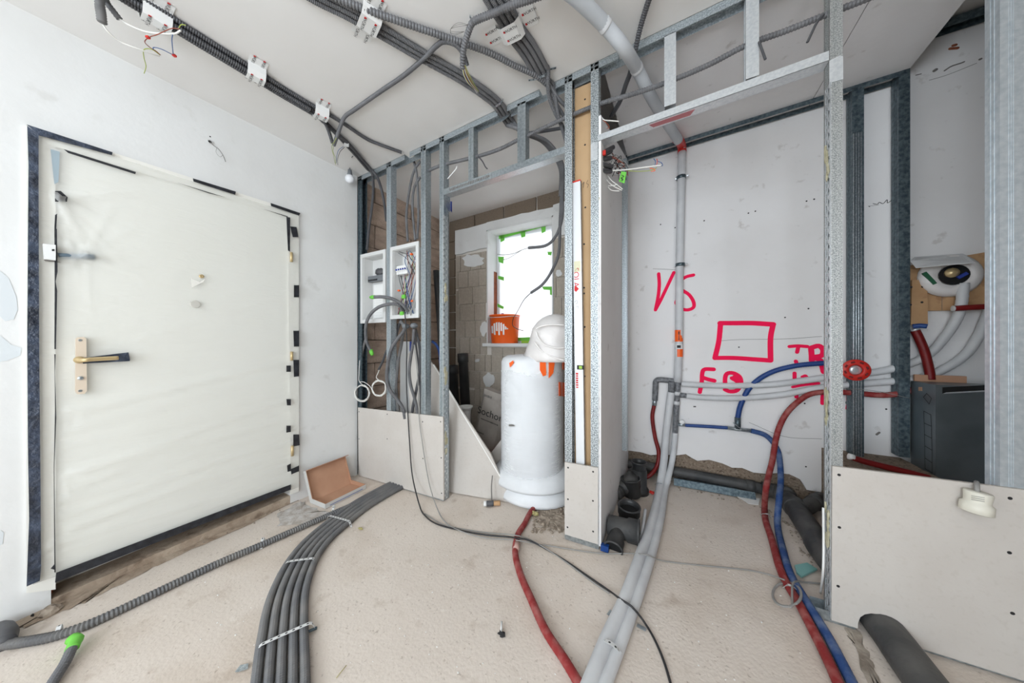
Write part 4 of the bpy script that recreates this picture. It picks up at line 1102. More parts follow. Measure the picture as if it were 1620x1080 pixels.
t = thing('clip_holder', PY(648, 516, -.01), 'grey double pipe clip under the fuse box', 'clip')
MB().blob(PY(642, 516, -.0), .03, .03, .022, 12, 8).blob(PY(655, 515, .0), .03, .03, .022, 12, 8).build('cap', 'leadgrey', t, True)
drops = [([(634, 508), (640, 520), (628, 537), (619, 552), (613.5, 575), (612, 598), (616, 615), (627, 630), (637, 645), (641, 662)], 'conduit in an S curve below the fuse box, leftmost of the drops'),
         ([(639, 520), (635, 545), (631, 565), (628, 590), (626.5, 615), (630, 650)], 'dusty conduit drop just behind the S curved one'),
         ([(655, 520), (653, 545), (649, 570), (647.5, 590), (650, 610), (656, 630), (660, 650), (661, 668)], 'conduit drop right of the black cable'),
         ([(657, 520), (663, 545), (665, 570), (663, 595), (658, 620), (653, 645), (651, 660)], 'conduit drop nearest the stud below the fuse box'),
         ([(654, 520), (660, 560), (664, 600), (666, 640), (667, 668)], 'thin conduit drop beside the stud below the fuse box'),
         ([(637, 500), (632, 512), (628, 525), (625, 545), (627, 570)], 'dark conduit slanting behind the fuse box foot')]
for i, (pp, lb) in enumerate(drops):
    yy = (-.02, .05, .0, .04, .06, .08)[i]
    conduit(lb, [PY(a, b, yy + (.01 * (k % 2))) for k, (a, b) in enumerate(pp)], (.0145, .0135, .013, .0125, .009, .0125)[i], ('conduit', 'conduitdust', 'conduit', 'conduitd', 'conduitd', 'conduitd')[i], .008, 'conduit drops below the fuse box')
# arcs behind the stud pair near the ceiling
arcs = [([(650, 243), (658, 268), (661, 300), (662, 340), (660, 378)], 'conduit arc hanging left inside the niche near stud three'), ([(665, 255), (655, 270), (648, 300), (643, 340), (645, 382)], 'conduit arc bowing left above the fuse box'), ([(665, 280), (656, 295), (652.5, 320), (654, 350), (657, 380)], 'inner conduit arc above the fuse box')]
for pp, lb in arcs: conduit(lb, [PY(a, b, .09) for a, b in pp], .011, 'conduit', .008, 'conduit arcs above the fuse box')
# two long drops over the window opening with wire tails
c = cable('thin wire pair from the upper conduit end over the window', [PY(836, 392, .43), PY(826, 395, .43), PY(812, 401, .43), PY(797, 403, .43), PY(787, 402, .43)], .0028, 'wire_g', 'wire_tail', 'wire')
cable('wire fork over the window', [PY(826, 395, .43), PY(815, 402, .43), PY(805, 408, .43), PY(796, 411, .43)], .0024, 'wire_g', 'wire_tail', 'wire')
cable('dark cable from the lower conduit end into the orange bucket', [PY(840, 463, .45), PY(829, 474, .5), PY(821, 488, .7), PY(816, 497, .85), PY(812, 504, .92), PY(811, 514, .95), PY(818, 520, .95), PY(828, 523, .95)], .0035, 'wire_k')
# white cable coils
def coil(label, c, rx, ry, tail, seed):
    random.seed(seed); pts = []
    for k in range(70):
        t_ = k / 70 * 7 * 2 * math.pi; j = random.uniform(.86, 1.05)
        pts.append(PY(c[0] + math.cos(t_) * rx * j, c[1] + math.sin(t_) * ry * j, -.03 + random.uniform(-.012, .012)))
    pts += [PY(a, b, -.02) for a, b in tail]
    o = MB().tube(pts, .0032, 6).build('cable_coil', 'wire_w', None, True); tag(o, label, 'cable', 'white cable coils'); return o
coil('loosely wound white cable coil hanging at the wall corner', (573, 622), 12, 13, ((569, 604), (568, 590), (569, 570)), 2)
coil('round neat white cable coil hung between the first two studs', (599.5, 614), 11.5, 12.5, ((596, 598), (598, 590), (600, 585)), 4)
cable('white cable linking the two coils', [PY(569, 604, -.03), PY(575, 604, -.03), PY(582, 608, -.03), PY(587, 613, -.03), PY(588, 616, -.03)], .003, 'wire_w')
# white appliance with a blue label behind the drops
t = thing('meter_cabinet', PY(645, 580, .35), 'white cabinet with a blue label behind the conduit drops', 'cabinet')
a, b = PY(633, 540, .4), PY(664, 578, .4)
MB().box((a.x, .4, zf(a.x, .4) + .003), (b.x, .52, a.z)).build('body', 'offwhite', t)
q = [PY(x_, y_, .398) for x_, y_ in ((648, 540), (660, 540), (660, 560), (648, 560))]
MB().slab(q, V((0, .0015, 0))).build('blue_label', 'blueink', t)
q = [PY(x_, y_, .397) for x_, y_ in ((651, 546), (657, 546), (657, 551), (651, 551))]
MB().slab(q, V((0, .0015, 0))).build('label_print', 'white', t)
# grey duct box under the niche ceiling
p = PY(628, 270, .55); q = PY(654, 314, .55)
t = thing('duct_box', V((p.x, .55, q.z)), 'grey rectangular duct box under the niche ceiling', 'duct')
MB().box((p.x, .45, q.z), (q.x - .09, .62, zc(1, .5) - .004)).build('brown_side', mat('brown_grey', (150, 132, 122), .8), t)
MB().box((q.x - .088, .45, q.z), (q.x, .62, zc(1, .5) - .004)).build('steel_side', 'galvdark', t)
p = PY(690, 337, .9)
MB().lathe(PX(690, 337, XN), XP, [(.035, 0), (.035, .06), (.026, .06)], 14).build('pipe_stub', 'brass', None, True)
tag(bpy.data.objects['pipe_stub'], 'short yellow pipe stub high in the niche corner', 'pipe')
# ================================================================== NICHE CONTENTS
# foam roll wrapped in film
RC = PH(856, 770, 0); RC = V((1.62, .42, zf(1.62, .42)))
def ctr_from(pxl, y):      # centre x so that the left silhouette lands on pxl
    return PY(pxl, 600, y).x
R_ = .235
RC.x = ctr_from(801, .42) + R_ * .97
t = thing('foam_roll', RC, 'upright white foam roll in film with orange tape strips', 'roll')
zt_ = PY(850, 562, .42).z
h = zt_ - RC.z
MB().lathe(RC + UP * .10, UP, [(R_ * .98, 0), (R_, .05), (R_, h - .15), (R_ * .95, h - .12), (R_ * .8, h - .1), (R_ * .3, h - .1)], 40).build('roll', 'foam', t, True)
random.seed(9)
wrap = MB(); n, mz = 60, 26; vs = []
for j in range(mz + 1):
    for i in range(n):
        a = 2 * math.pi * i / n; rr = R_ * (1.012 + .012 * math.sin(a * 5 + j * .7) * random.random())
        z = .12 + (h - .17) * j / mz
        if j >= mz - 2: rr *= (.97, .9)[j - mz + 1] if j > mz - 2 else .99
        vs.append(RC + V((math.cos(a) * rr, math.sin(a) * rr, z)))
wrap.add(vs, [(j * n + i, j * n + (i + 1) % n, (j + 1) * n + (i + 1) % n, (j + 1) * n + i) for j in range(mz) for i in range(n)])
wrap.build('film_wrap', 'wrap', t, True)
def on_roll(px, py, k=1.03):
    d = ray(px, py); o = CAM - RC; a_ = d.x ** 2 + d.y ** 2; b_ = 2 * (o.x * d.x + o.y * d.y); c_ = o.x ** 2 + o.y ** 2 - (R_ * k) ** 2
    disc = max(0, b_ * b_ - 4 * a_ * c_); tt = (-b_ - math.sqrt(disc)) / (2 * a_); return CAM + d * tt
for q in ([(854, 566), (863, 566), (864, 593), (859, 595), (854, 585)], [(868, 567), (878, 567), (875, 590), (868, 598)], [(884, 604), (893, 605), (893, 627), (884, 626)], [(806, 574), (812, 570), (813, 574), (807, 581)], [(890, 571), (893, 571), (893, 585), (890, 584)]):
    pp = [on_roll(*a) for a in q]; c = sum(pp, V()) / len(pp); nn = V((c.x - RC.x, c.y - RC.y, 0)).normalized()
    MB().slab(pp, nn * .003).build('tape_strip', 'orange', t)
pp = [on_roll(a, b) for a, b in ((805, 671), (809, 671), (814, 672), (814, 674), (805, 674))]
MB().slab(pp, V((-.1, -1, 0)) * .002).build('faint_print', 'inkg', t)
# bulging lower roll and trailing sheet
t = thing('foam_bundle', RC + V((0, -.12, 0)), 'folded white foam bundle at the foot of the upright roll', 'roll')
c = PY(858, 754, .22)
def hill(cx, cy, rx, ry, z0, hh, n=28, m=12, pw=.6):
    mb = MB(); vs = []
    for j in range(m + 1):
        f = j / m; s_ = math.cos(f * math.pi / 2) ** pw
        for i in range(n):
            a = 2 * math.pi * i / n
            vs.append(V((cx + math.cos(a) * rx * s_, cy + math.sin(a) * ry * s_, z0 + hh * math.sin(f * math.pi / 2) * (1 + .06 * math.sin(a * 3)))))
    mb.add(vs, [(j * n + i, j * n + (i + 1) % n, (j + 1) * n + (i + 1) % n, (j + 1) * n + i) for j in range(m) for i in range(n)] + [tuple(range(n))[::-1]])
    return mb
hill(RC.x + .03, RC.y - .02, .29, .25, RC.z + .012, .13).build('lower_roll', 'foam', t, True)
hill(RC.x + .0, RC.y + .0, .31, .27, RC.z + .10, .12, pw=.35).build('upper_fold', 'foam', t, True)
t2 = MB()
sh = [PH(822, 782, .004), PH(812, 789, .004), PH(818, 797, .004), PH(850, 797, .004), PH(875, 793, .004), PH(900, 785, .004), PH(900, 762, .004), PH(830, 760, .004)]
t2.slab(sh, V((0, 0, .01)))
o = t2.build('foam_sheet', 'foam'); tag(o, 'flat white foam sheet on the floor under the foam bundle', 'sheet')
# white bag on the roll
tb_ = thing('white_bag', V((RC.x, RC.y, zt_)), 'white crumpled film bag lying on top of the foam roll', 'bag')
random.seed(15); mb = MB(); n, m = 30, 16; vs = []
cb = PY(872, 566, .40); topz = PY(872, 499, .40).z
def bagr(f): return (1.0, 1.04, 1.04, 1.02, .98, .92, .87, .85, .86, .86, .84, .8, .72, .6, .44, .24, .02)[f]
for j in range(m + 1):
    f = j / m
    for i in range(n):
        a = 2 * math.pi * i / n
        rr = bagr(j) * (1 + .03 * math.sin(a * 4 + j) + random.uniform(-.012, .012))
        z = cb.z - .02 + (topz - cb.z + .03) * (f if j < 12 else .75 + .25 * math.sin((f - .75) * 2 * math.pi))
        vs.append(V((cb.x + .03 * f + math.cos(a) * rr * .2, cb.y + math.sin(a) * rr * .18, z)))
mb.add(vs, [(j * n + i, j * n + (i + 1) % n, (j + 1) * n + (i + 1) % n, (j + 1) * n + i) for j in range(m) for i in range(n)] + [tuple(range(n))[::-1]])
mb.build('bag', 'bagw', tb_, True)
fo = MB()
for pp in ([(848, 524), (852, 535), (862, 545), (880, 550), (893, 550)], [(848, 520), (858, 515), (875, 513), (893, 514)], [(845, 540), (858, 556), (880, 566), (893, 570)]):
    fo.tube([PY(a, b, .40 - .178) for a, b in pp], .006, 6)
fo.build('fold', 'bagw', tb_, True)

# orange bucket on the sill
bc = PY(797, 541, YN + .02); bc = V((PY(797, 541, YN + .05).x, YN + .07, WZ0))
t = thing('bucket', bc, 'orange bucket with a white striped animal emblem on the window sill', 'bucket')
rb_, rt_ = .148, .17; hb2 = PY(800, 497, YN - .05).z - WZ0
MB().lathe(bc + UP * .001, UP, [(rb_, 0), (rb_ + .002, .004), (rt_, hb2), (rt_ + .006, hb2), (rt_ + .006, hb2 - .012), (rt_ + .001, hb2 - .014)], 36, False).lathe(bc + UP * .003, UP, [(rb_ - .004, 0), (rt_ - .004, hb2 - .001)], 36).build('pail', 'orange', t, True)
hd = [bc + V((-rt_ - .006, 0, hb2 - .02))] + [bc + V((math.cos(a) * (rt_ + .008), -math.sin(a) * (rt_ + .012), hb2 - .006 - .028 * math.sin(a))) for a in (2.6, 2.1, 1.57, 1.0, .5)] + [bc + V((rt_ + .006, 0, hb2 - .02))]
MB().tube(hd, .003, 6).build('handle', 'white', t, True)
def on_pail(px, py):
    d = ray(px, py); o = CAM - bc; R = (rb_ + rt_) / 2 + .004
    a_ = d.x ** 2 + d.y ** 2; b_ = 2 * (o.x * d.x + o.y * d.y); c_ = o.x ** 2 + o.y ** 2 - R * R
    tt = (-b_ - math.sqrt(max(0, b_ * b_ - 4 * a_ * c_))) / (2 * a_); p = CAM + d * tt
    rz = rb_ + (rt_ - rb_) * (p.z - bc.z) / hb2 + .002
    v_ = V((p.x - bc.x, p.y - bc.y, 0)).normalized() * rz; return V((bc.x + v_.x, bc.y + v_.y, p.z))
em = MB()
bars = ((778.6, 515, 527), (782.2, 511, 529.5), (785.8, 509.4, 523.5), (789.4, 509.2, 530), (793, 510, 523.5), (796.6, 512, 529.5))
for (bx_, y0_, y1_) in bars:
    q = [on_pail(bx_ - 1.25, y0_ + .8), on_pail(bx_ + 1.25, y0_), on_pail(bx_ + 1.25, y1_), on_pail(bx_ - 1.25, y1_ - .3)]
    em.slab(q, V((q[0].x - bc.x, q[0].y - bc.y, 0)).normalized() * .0015)
for pp in ([(798.6, 515), (801.5, 517.5), (801.5, 521), (798.6, 521)], [(801.8, 518.3), (804, 519.2), (804, 520.6), (801.8, 520.8)]):
    q = [on_pail(*a) for a in pp]
    em.slab(q, V((q[0].x - bc.x, q[0].y - bc.y, 0)).normalized() * .0015)
em.build('emblem', 'white', t)
MB().frame(bc + V((-.03, 0, hb2 + .012)), XP, YP, UP, .013, .006, .014).build('blue_clip', 'blueink', t)
# small green box on the sill
p = PY(832, 536, YN + .06)
o = MB().box((p.x - .045, YN + .04, WZ0 + .001), (p.x + .06, YN + .12, WZ0 + .028)).build('small_box', 'grass'); tag(o, 'flat yellow-green box lying on the window sill', 'box')
# paper sack
t = thing('paper_sack', PY(770, 722, .75), 'grey paper sack with bold black lettering standing behind the boards', 'sack')
sk = [(766, 614), (779, 619), (789, 622.5), (799, 626), (801, 660), (794, 695), (785, 728), (768, 728), (752, 690), (752, 678), (757, 655), (762, 634)]
random.seed(6)
front = [PY(a, b, .75 + random.uniform(-.01, .01)) for a, b in sk]
mb = MB(); c0 = sum(front, V()) / len(front)
bulge = c0 + V((0, -.035, 0)); k = len(front)
ins = [p.lerp(c0, .28) + V((0, -.03 + random.uniform(-.006, .006), 0)) for p in front]
back = [p + V((0, .1, 0)) for p in front]
vs = [bulge] + ins + front + back
fs = [(0, 1 + i, 1 + (i + 1) % k) for i in range(k)] + [(1 + i, 1 + k + i, 1 + k + (i + 1) % k, 1 + (i + 1) % k) for i in range(k)] + [(1 + k + i, 1 + 2 * k + i, 1 + 2 * k + (i + 1) % k, 1 + k + (i + 1) % k) for i in range(k)] + [tuple(range(1 + 2 * k, 1 + 3 * k))]
mb.add(vs, fs).build('sack_body', 'sack', t)
dx_ = (PY(792, 663, .70) - PY(759, 650, .70))
text('lettering', 'Sochor', 'ink', t, PY(774.5, 655, .705), dx_, UP + dx_ * .15, .098)
print_row('small_print', 'ink', t, PY(774, 667, .704), dx_, UP, .2, .012, 16)
print_row('small_print', 'ink', t, PY(759, 684, .712), dx_, UP, .09, .012, 9)
print_row('small_print', 'inkg', t, PY(772, 627, .712), dx_, UP, .09, .024, 6)
print_row('small_print', 'inkg', t, PY(795, 634, .708), dx_, UP, .05, .035, 3)
o = MB().lathe(PY(775, 722, .68) - UP * .1, UP, [(.075, 0), (.09, .118)], 20).build('orange_pot', mat('dark_orange', (196, 70, 24), .5)); tag(o, 'orange tub wedged at the foot of the paper sack', 'bucket')
# black drain pipes standing in the dark corner of the niche
def pipe_v(label, px, ytop, yd, r, lean=0.0, name='drain_pipe', m='blackpipe', collar=True):
    tp_ = PY(px, ytop, yd); b_ = V((tp_.x + lean, yd + .05, zf(tp_.x, yd) + .004))
    t = thing(name, b_, label, 'pipe', 'black drain pipes in the niche')
    d = (tp_ - b_).normalized()
    mb = MB().lathe(b_, d, [(r, 0), (r, (tp_ - b_).length - .1)] + ([(r * 1.15, (tp_ - b_).length - .095), (r * 1.15, (tp_ - b_).length), (r * .98, (tp_ - b_).length), (r * .95, (tp_ - b_).length - .04)] if collar else [(r, (tp_ - b_).length)]), 20)
    mb.build('pipe', m, t, True); return t
pipe_v('black drain pipe with collar standing in front of the tile wall', 732, 559, .95, .052, .03)
pipe_v('tall dark drain pipe leaning behind the studs', 715, 578, 1.0, .06, .02)
pipe_v('thin black pipe high between stud three and the slotted stud', 690, 428, .45, .028, .12, collar=False)
pc_ = PY(737, 645, .7); hp_ = pc_.z - zf(pc_.x, .7) - .002
o = MB().lathe(pc_ - UP * hp_, UP, [(.04, 0), (.045, .01), (.05, hp_ - .03), (.062, hp_), (.07, hp_ + .005), (.07, hp_ + .018), (.06, hp_ + .02), (.055, hp_ - .02)], 20).build('plastic_cup', 'white', None, True); tag(o, 'white plastic pot peeking over the triangular board', 'pot')
conduit('dark blue hose curving in the niche behind stud three', [PY(684, 540, .25), PY(690, 545, .25), PY(695, 556, .25), PY(697, 580, .25)], .012, 'bluehose', .01, name='hose', cat='hose')
# long spirit level
a0_, a1_ = PY(911.5, 285.5, .02), PY(920, 748, .02)
a1_.z = zf(2, 0) + .004
t = thing('spirit_level', a1_, 'long white spirit level with red print leaning between the speckled studs', 'level')
up_ = (a0_ - a1_).normalized(); sd_ = XP - up_ * XP.dot(up_); sd_.normalize()
def lv(a, b, s0, s1, y0, y1): return MB().beam(a1_.lerp(a0_, a), a1_.lerp(a0_, b), sd_, YP, (s0, y0), (s1, y1))
hwid = .024
lv(0, .996, -hwid, hwid, 0, .024).build('body', 'level', t)
lv(0, .996, -hwid, -hwid + .005, -.002, .026).build('rail', 'level', t); lv(0, .996, hwid - .005, hwid, -.002, .026).build('rail', 'level', t)
lv(.996, 1.0, -hwid, hwid, -.001, .025).build('end_cap', 'red', t)
def lvp(px, py): return PY(px, py, .02 - .0012)
text('lettering', 'SOLA', 'redink', t, lvp(911, 439), -up_, sd_, .046)
q = lvp(911.2, 457); MB().frame(q, (up_ + sd_).normalized(), (up_ - sd_).normalized(), YP, .012, .012, .0006).build('print_mark', 'redink', t)
lv(.745, .775, -.02, .02, -.0012, 0).build('sticker', mat('pale_yellow_tape', (222, 218, 186), .6), t)
v_ = lvp(918.5, 581); MB().frame(v_, sd_, up_, YP, .02, .012, .0015).build('vial_frame', 'ink', t)
MB().frame(v_ + V((0, -.001, 0)), sd_, up_, YP, .009, .008, .0015).build('vial', 'grass', t)
print_row('small_print', 'redink', t, lvp(913, 602), -up_, sd_, .09, .014, 7)
pen = MB()
for s_ in ([(909, 478), (912, 475), (914, 478), (911, 481)], [(911, 486), (914, 484), (915, 488)]): pen.ribbon([lvp(a, b) for a, b in s_], V((0, -1, 0)), .0012)
pen.build('pencil_scribble', 'inkg', t)
# ================================================================== BATH RECESS PLUMBING
def pipe(label, pts, r, m, name='pipe', cat='pipe', seg=12, group=None, ring=0, depth=.1):
    o = MB().tube(pts, r, seg, ring, depth).build(name, m, None, True); tag(o, label, cat, group); return o
WY = YB - .035
# grey taped manifold on the wall
t = thing('pipe_manifold', PY(1062, 605, WY), 'grey taped elbow and tee fittings on the recess wall', 'fitting')
MB().tube([PY(1036, 633, WY), PY(1037, 612, WY), PY(1037.5, 604, WY), PY(1042, 600.5, WY), PY(1056, 601.5, WY), PY(1078, 605, WY)], .022, 12).build('elbow', 'fitting', t, True)
MB().tube([PY(1062.5, 602, WY - .01), PY(1062, 621, WY - .01)], .024, 12, sub=False).build('tee_leg', 'fitting', t, True)
MB().tube([PY(1072.5, 600, WY), PY(1071.5, 622, WY), PY(1070, 648, WY), PY(1068, 684, WY)], .0205, 12).build('tee_leg', 'fitting', t, True)
MB().tube([PY(1074, 624.5, WY), PY(1087, 626, WY)], .019, 12, sub=False).build('side_branch', 'fitting', t, True)
MB().tube([PY(1072, 671, WY), PY(1084, 672.5, WY)], .013, 12, sub=False).build('side_branch', 'galvb', t, True)
for (a, b) in ((1071.5, 622), (1070.5, 637)): MB().lathe(PY(a, b, WY) - UP * .014, UP, [(.0225, 0), (.0225, .028)], 14).build('white_ring', 'insul', t, True)
MB().tube([PY(1036, 631, WY), PY(1035, 641, WY)], .0175, 12, sub=False).build('crimp_sleeve', 'galvb', t, True)
MB().lathe(PY(1079, 667, WY - .01), V((0, -1, 0)), [(.016, 0), (.016, .012)], 12).build('cap', 'white', t)
pipe('red sleeved pipe dropping from the grey elbow to the floor', [PY(1035, 640, WY), PY(1032, 660, WY), PY(1036, 690, WY), PY(1042, 715, WY - .01), PY(1040, 735, WY - .03), PY(1030, 750, WY - .08), PY(1018, 757, WY - .1)], .0155, 'redhosec', 'sleeved_pipe', ring=.006, depth=.06)
# white insulated pair: down the wall and over the floor to the camera
rA, rB = .027, .021
Af = [(1043, 776), (1034, 818), (1013, 880), (987, 953), (960, 1013), (932, 1086), (915, 1130)]
Bf = [(1052, 776), (1045.5, 818), (1029, 883), (1003, 960), (977, 1030), (955, 1086), (941, 1130)]
pa = [PY(1062, 620, WY - .01), PY(1058, 650, WY - .01), PY(1053, 695, WY - .02), PY(1050, 730, WY - .05), PY(1046, 757, WY - .14)] + [PH(a, b, rA + .002) for a, b in Af]
pb2 = [PY(1068, 684, WY), PY(1066.5, 705, WY), PY(1063, 730, WY - .02), PY(1057, 756, WY - .12)] + [PH(a, b, rB + .002) for a, b in Bf]
oA = pipe('thicker white insulated pipe over the floor, left of the pair', pa, rA, 'insul', 'insulated_pipe', seg=16, group='white floor pipes')
oB = pipe('thinner white insulated pipe over the floor, right of the pair', pb2, rB, 'insul', 'insulated_pipe', seg=16, group='white floor pipes')
def wrapwire(o, pp, m='galvb', r=.002):
    MB().tube(pp, r, 6).build('tie_wire', m, o, True)
wrapwire(oA, [PH(1036, 766, .0), PH(1040, 764, .06), PH(1047, 765, .06), PH(1056, 772, .0)])
wrapwire(oA, [PH(1008, 882, .0), PH(1013, 876, .062), PH(1024, 878, .055), PH(1036, 886, .0)], 'wire_g')
band('perforated band over the white floor pipes near the front', [PH(951, 1012, .02), PH(958, 1013, .06), PH(968, 1018, .062), PH(979, 1028, .05), PH(984, 1035, .01)], .014, UP, 'offwhite')
# two wall pipes running right behind the worn stud
G = 'white wall pipes towards the right alcove'
pipe('upper white wall pipe from the manifold to the shower valve', [PY(1078, 607, WY), PY(1110, 609, WY), PY(1160, 610, WY), PY(1220, 608, WY), PY(1270, 602, WY), PY(1307, 597, WY), PY(1360, 591, WY), PY(1400, 586, WY), PY(1440, 575, WY), PY(1472, 558, WY), PY(1497, 530, WY - .01), PY(1513, 505, WY - .02), PY(1521, 480, WY - .03), PY(1524, 448, WY - .03)], .021, 'insul', 'insulated_pipe', group=G, ring=.012, depth=.05)
pipe('lower white wall pipe from the side branch to the alcove', [PY(1086, 626, WY), PY(1120, 629, WY), PY(1170, 629.5, WY), (PY(1230, 625, WY)), PY(1270, 618, WY), PY(1307, 612, WY), PY(1360, 607, WY), PY(1413, 603, WY), PY(1460, 597, WY), PY(1500, 580, WY), PY(1528, 560, WY), PY(1546, 535, WY), PY(1560, 505, WY), PY(1572, 470, WY)], .021, 'insul', 'insulated_pipe', group=G, ring=.012, depth=.05)
# blue pipe with tee, arc, and the run to the floor; red companion
rH = .0165
t = thing('blue_pipe', PY(1166, 676, WY), 'blue sleeved pipe along the wall dropping onto the floor', 'pipe')
MB().tube([PY(1084, 672.5, WY), PY(1120, 674.5, WY), PY(1151, 676.5, WY)], .0125, 12, .006, .05).build('straight_run', 'bluehose', t, True)
fb = [(1234, 800), (1230, 829), (1239, 871), (1250, 907), (1273, 947), (1310, 1007), (1347, 1078), (1375, 1130)]
MB().tube([PY(1188, 681, WY), PY(1212, 689, WY), PY(1229, 709, WY), PY(1234, 733, WY - .05), PY(1235, 762, WY - .15), PY(1233, 785, WY - .26)] + [PH(a, b, rH + .002) for a, b in fb[1:]], rH, 12, .008, .04).build('floor_run', 'bluedust', t, True)
tt = thing('tee_fitting', PY(1166, 677, WY), 'steel tee joint on the blue wall pipe', 'fitting')
MB().tube([PY(1151, 676.5, WY), PY(1190, 681.5, WY)], .0135, 12, sub=False).build('run', 'galvb', tt, True)
MB().tube([PY(1167, 678, WY), PY(1167, 660, WY)], .0185, 12, sub=False).build('branch', 'galvdark', tt, True)
MB().tube([PY(1160, 668, WY - .02), PY(1164, 672, WY - .03), PY(1172, 678, WY - .02)], .003, 6).build('binding_wire', 'galvb', tt, True)
pipe('blue sleeved pipe arching from the tee behind the worn stud', [PY(1167, 661, WY), PY(1172, 640, WY), PY(1187, 612, WY), PY(1215, 591, WY), PY(1255, 579, WY - .01), PY(1305, 574, WY - .02), PY(1330, 573, WY - .02)], .0165, 'bluehose', 'sleeved_pipe', ring=.006, depth=.05)
fr_ = [(1212, 768), (1209.5, 800), (1211, 822), (1221, 853), (1237, 907), (1267, 960), (1307, 1038), (1327, 1082), (1350, 1130)]
pipe('long red sleeved pipe from the alcove across the wall and floor', [PY(1465, 605, WY - .03), PY(1440, 618, WY - .03), PY(1399, 625, WY - .03), PY(1345, 621, WY - .03), PY(1303, 620, WY - .03), PY(1280, 624, WY - .03), PY(1264, 634, WY - .03), PY(1248, 649, WY - .03), PY(1236, 668, WY - .03), PY(1228, 692, WY - .03), PY(1222, 728, WY - .09), PY(1216, 752, WY - .16), PY(1212, 772, WY - .24)] + [PH(a, b, rH + .002) for a, b in fr_[1:]], rH, 'redhose', 'sleeved_pipe', ring=.008, depth=.04)
for (pp, lb) in (([PH(1204, 815, .005), PH(1209, 812, .04), PH(1215, 813, .042), PH(1221, 819, .01)], 'white tie on the red pipe behind the teal tile'), ([PH(1240, 930, .005), PH(1247, 925, .042), PH(1254, 926, .042), PH(1262, 936, .01)], 'white band tying the red pipe by the grey cable loop')):
    band(lb, pp, .012, UP, 'offwhite', 'cable_tie', False)
# red ring flange
t = thing('ring_flange', PY(1353, 585, FY - .02), 'red perforated ring flange hanging beside the worn stud', 'flange')
c = PY(1353, 585, FY - .02)
rx = .062
MB().lathe(c, V((0, -1, 0)), [(.030, 0), (.030, .012), (.034, .014), (rx, .012), (rx + .002, .008), (rx, 0)], 30).build('ring', 'red', t, True)
for k in range(8):
    a = k * math.pi / 4 + .3
    MB().frame(c + V((math.cos(a) * .048, -.0128, math.sin(a) * .048)), V((math.cos(a), 0, math.sin(a))), V((-math.sin(a), 0, math.cos(a))), YP, .005, .009, .0012).build('slot', mat('dark_red', (110, 20, 20), .6) if 'dark_red' not in MATS else MATS['dark_red'], t)
MB().lathe(c + V((0, .01, 0)), V((0, -1, 0)), [(.030, 0), (.028, .01), (.01, .012)], 20).build('steel_hub', 'galvwhite', t, True)
o = MB().lathe(PY(1343, 637, MK), V((0, -1, 0)), [(.016, 0), (.016, .004), (.012, .006)], 16).build('wall_plug', 'conduitd'); tag(o, 'round black plug in the wall beside the worn stud', 'plug')
cable('grey wire stretched behind the worn stud to the alcove', [PY(1340, 615, FY - .06), PY(1375, 617, FY - .05), (PY(1405, 622, FY - .04)), PY(1440, 630, FY)], .0015, 'wire_g')
# drain line along the wall and out through the big board
rd = .0375
ch = [PH(985, 741, .07), PH(1040, 745, .07), PH(1081, 748, .066), PH(1148, 756, .06), PH(1205, 766, .055)]
for q in ch: pass
dY = YB - .014
drn = thing('drain_line', PY(1081, 748, dY), 'black drain pipe along the recess wall, turning to the front', 'pipe')
la = [V((PY(a, 748, dY).x, dY, zf(PY(a, 748, dY).x, dY) + zz)) for a, zz in ((985, .08), (1040, .078), (1110, .072), (1180, .062), (1205, .056))]
MB().tube(la, rd, 16).build('horizontal_run', 'blackdust', drn, True)
for i in (1, 3): MB().lathe(la[i], (la[i + 1] - la[i]).normalized(), [(rd * 1.12, 0), (rd * 1.12, .05), (rd, .052)], 16).build('collar', 'blackdust', drn, True)
XD = 3.15; rL = .055
fp_ = [PH(1237, 779, .05), PH(1254, 797, .054), PH(1268, 818, .055), PH(1290, 851, .053), PH(1302, 873, .05)]
MB().tube([la[-1], la[-1].lerp(fp_[0], .5), fp_[0], fp_[1]], .047, 16).build('elbow', 'blackdust', drn, True)
dz = lambda y: zf(XD, y) + rL - .012
MB().tube(fp_[1:] + [V((XD, .0, dz(0))), V((XD + .004, -.2, dz(-.2))), V((XD + .02, -.75, dz(-.75)))], rL, 24).build('floor_run', 'blackdust', drn, True)
for k in (0, 1):
    d = (fp_[k + 1] - fp_[k]).normalized()
    MB().lathe(fp_[k] + d * .01, d, [(rL * 1.02, 0), (rL * 1.13, .006), (rL * 1.13, .05), (rL * 1.02, .055)], 22).build('collar', 'blackdust', drn, True)
b0_, b1_q = PH(1266, 808, .06), PH(1300, 788, .075)
MB().tube([b0_, b0_.lerp(b1_q, .5), b1_q], .04, 14).build('branch', 'blackdust', drn, True)
MB().lathe(b0_.lerp(b1_q, .6), b1_q - b0_, [(.045, 0), (.045, .06)], 14).build('branch_collar', 'blackdust', drn, True)
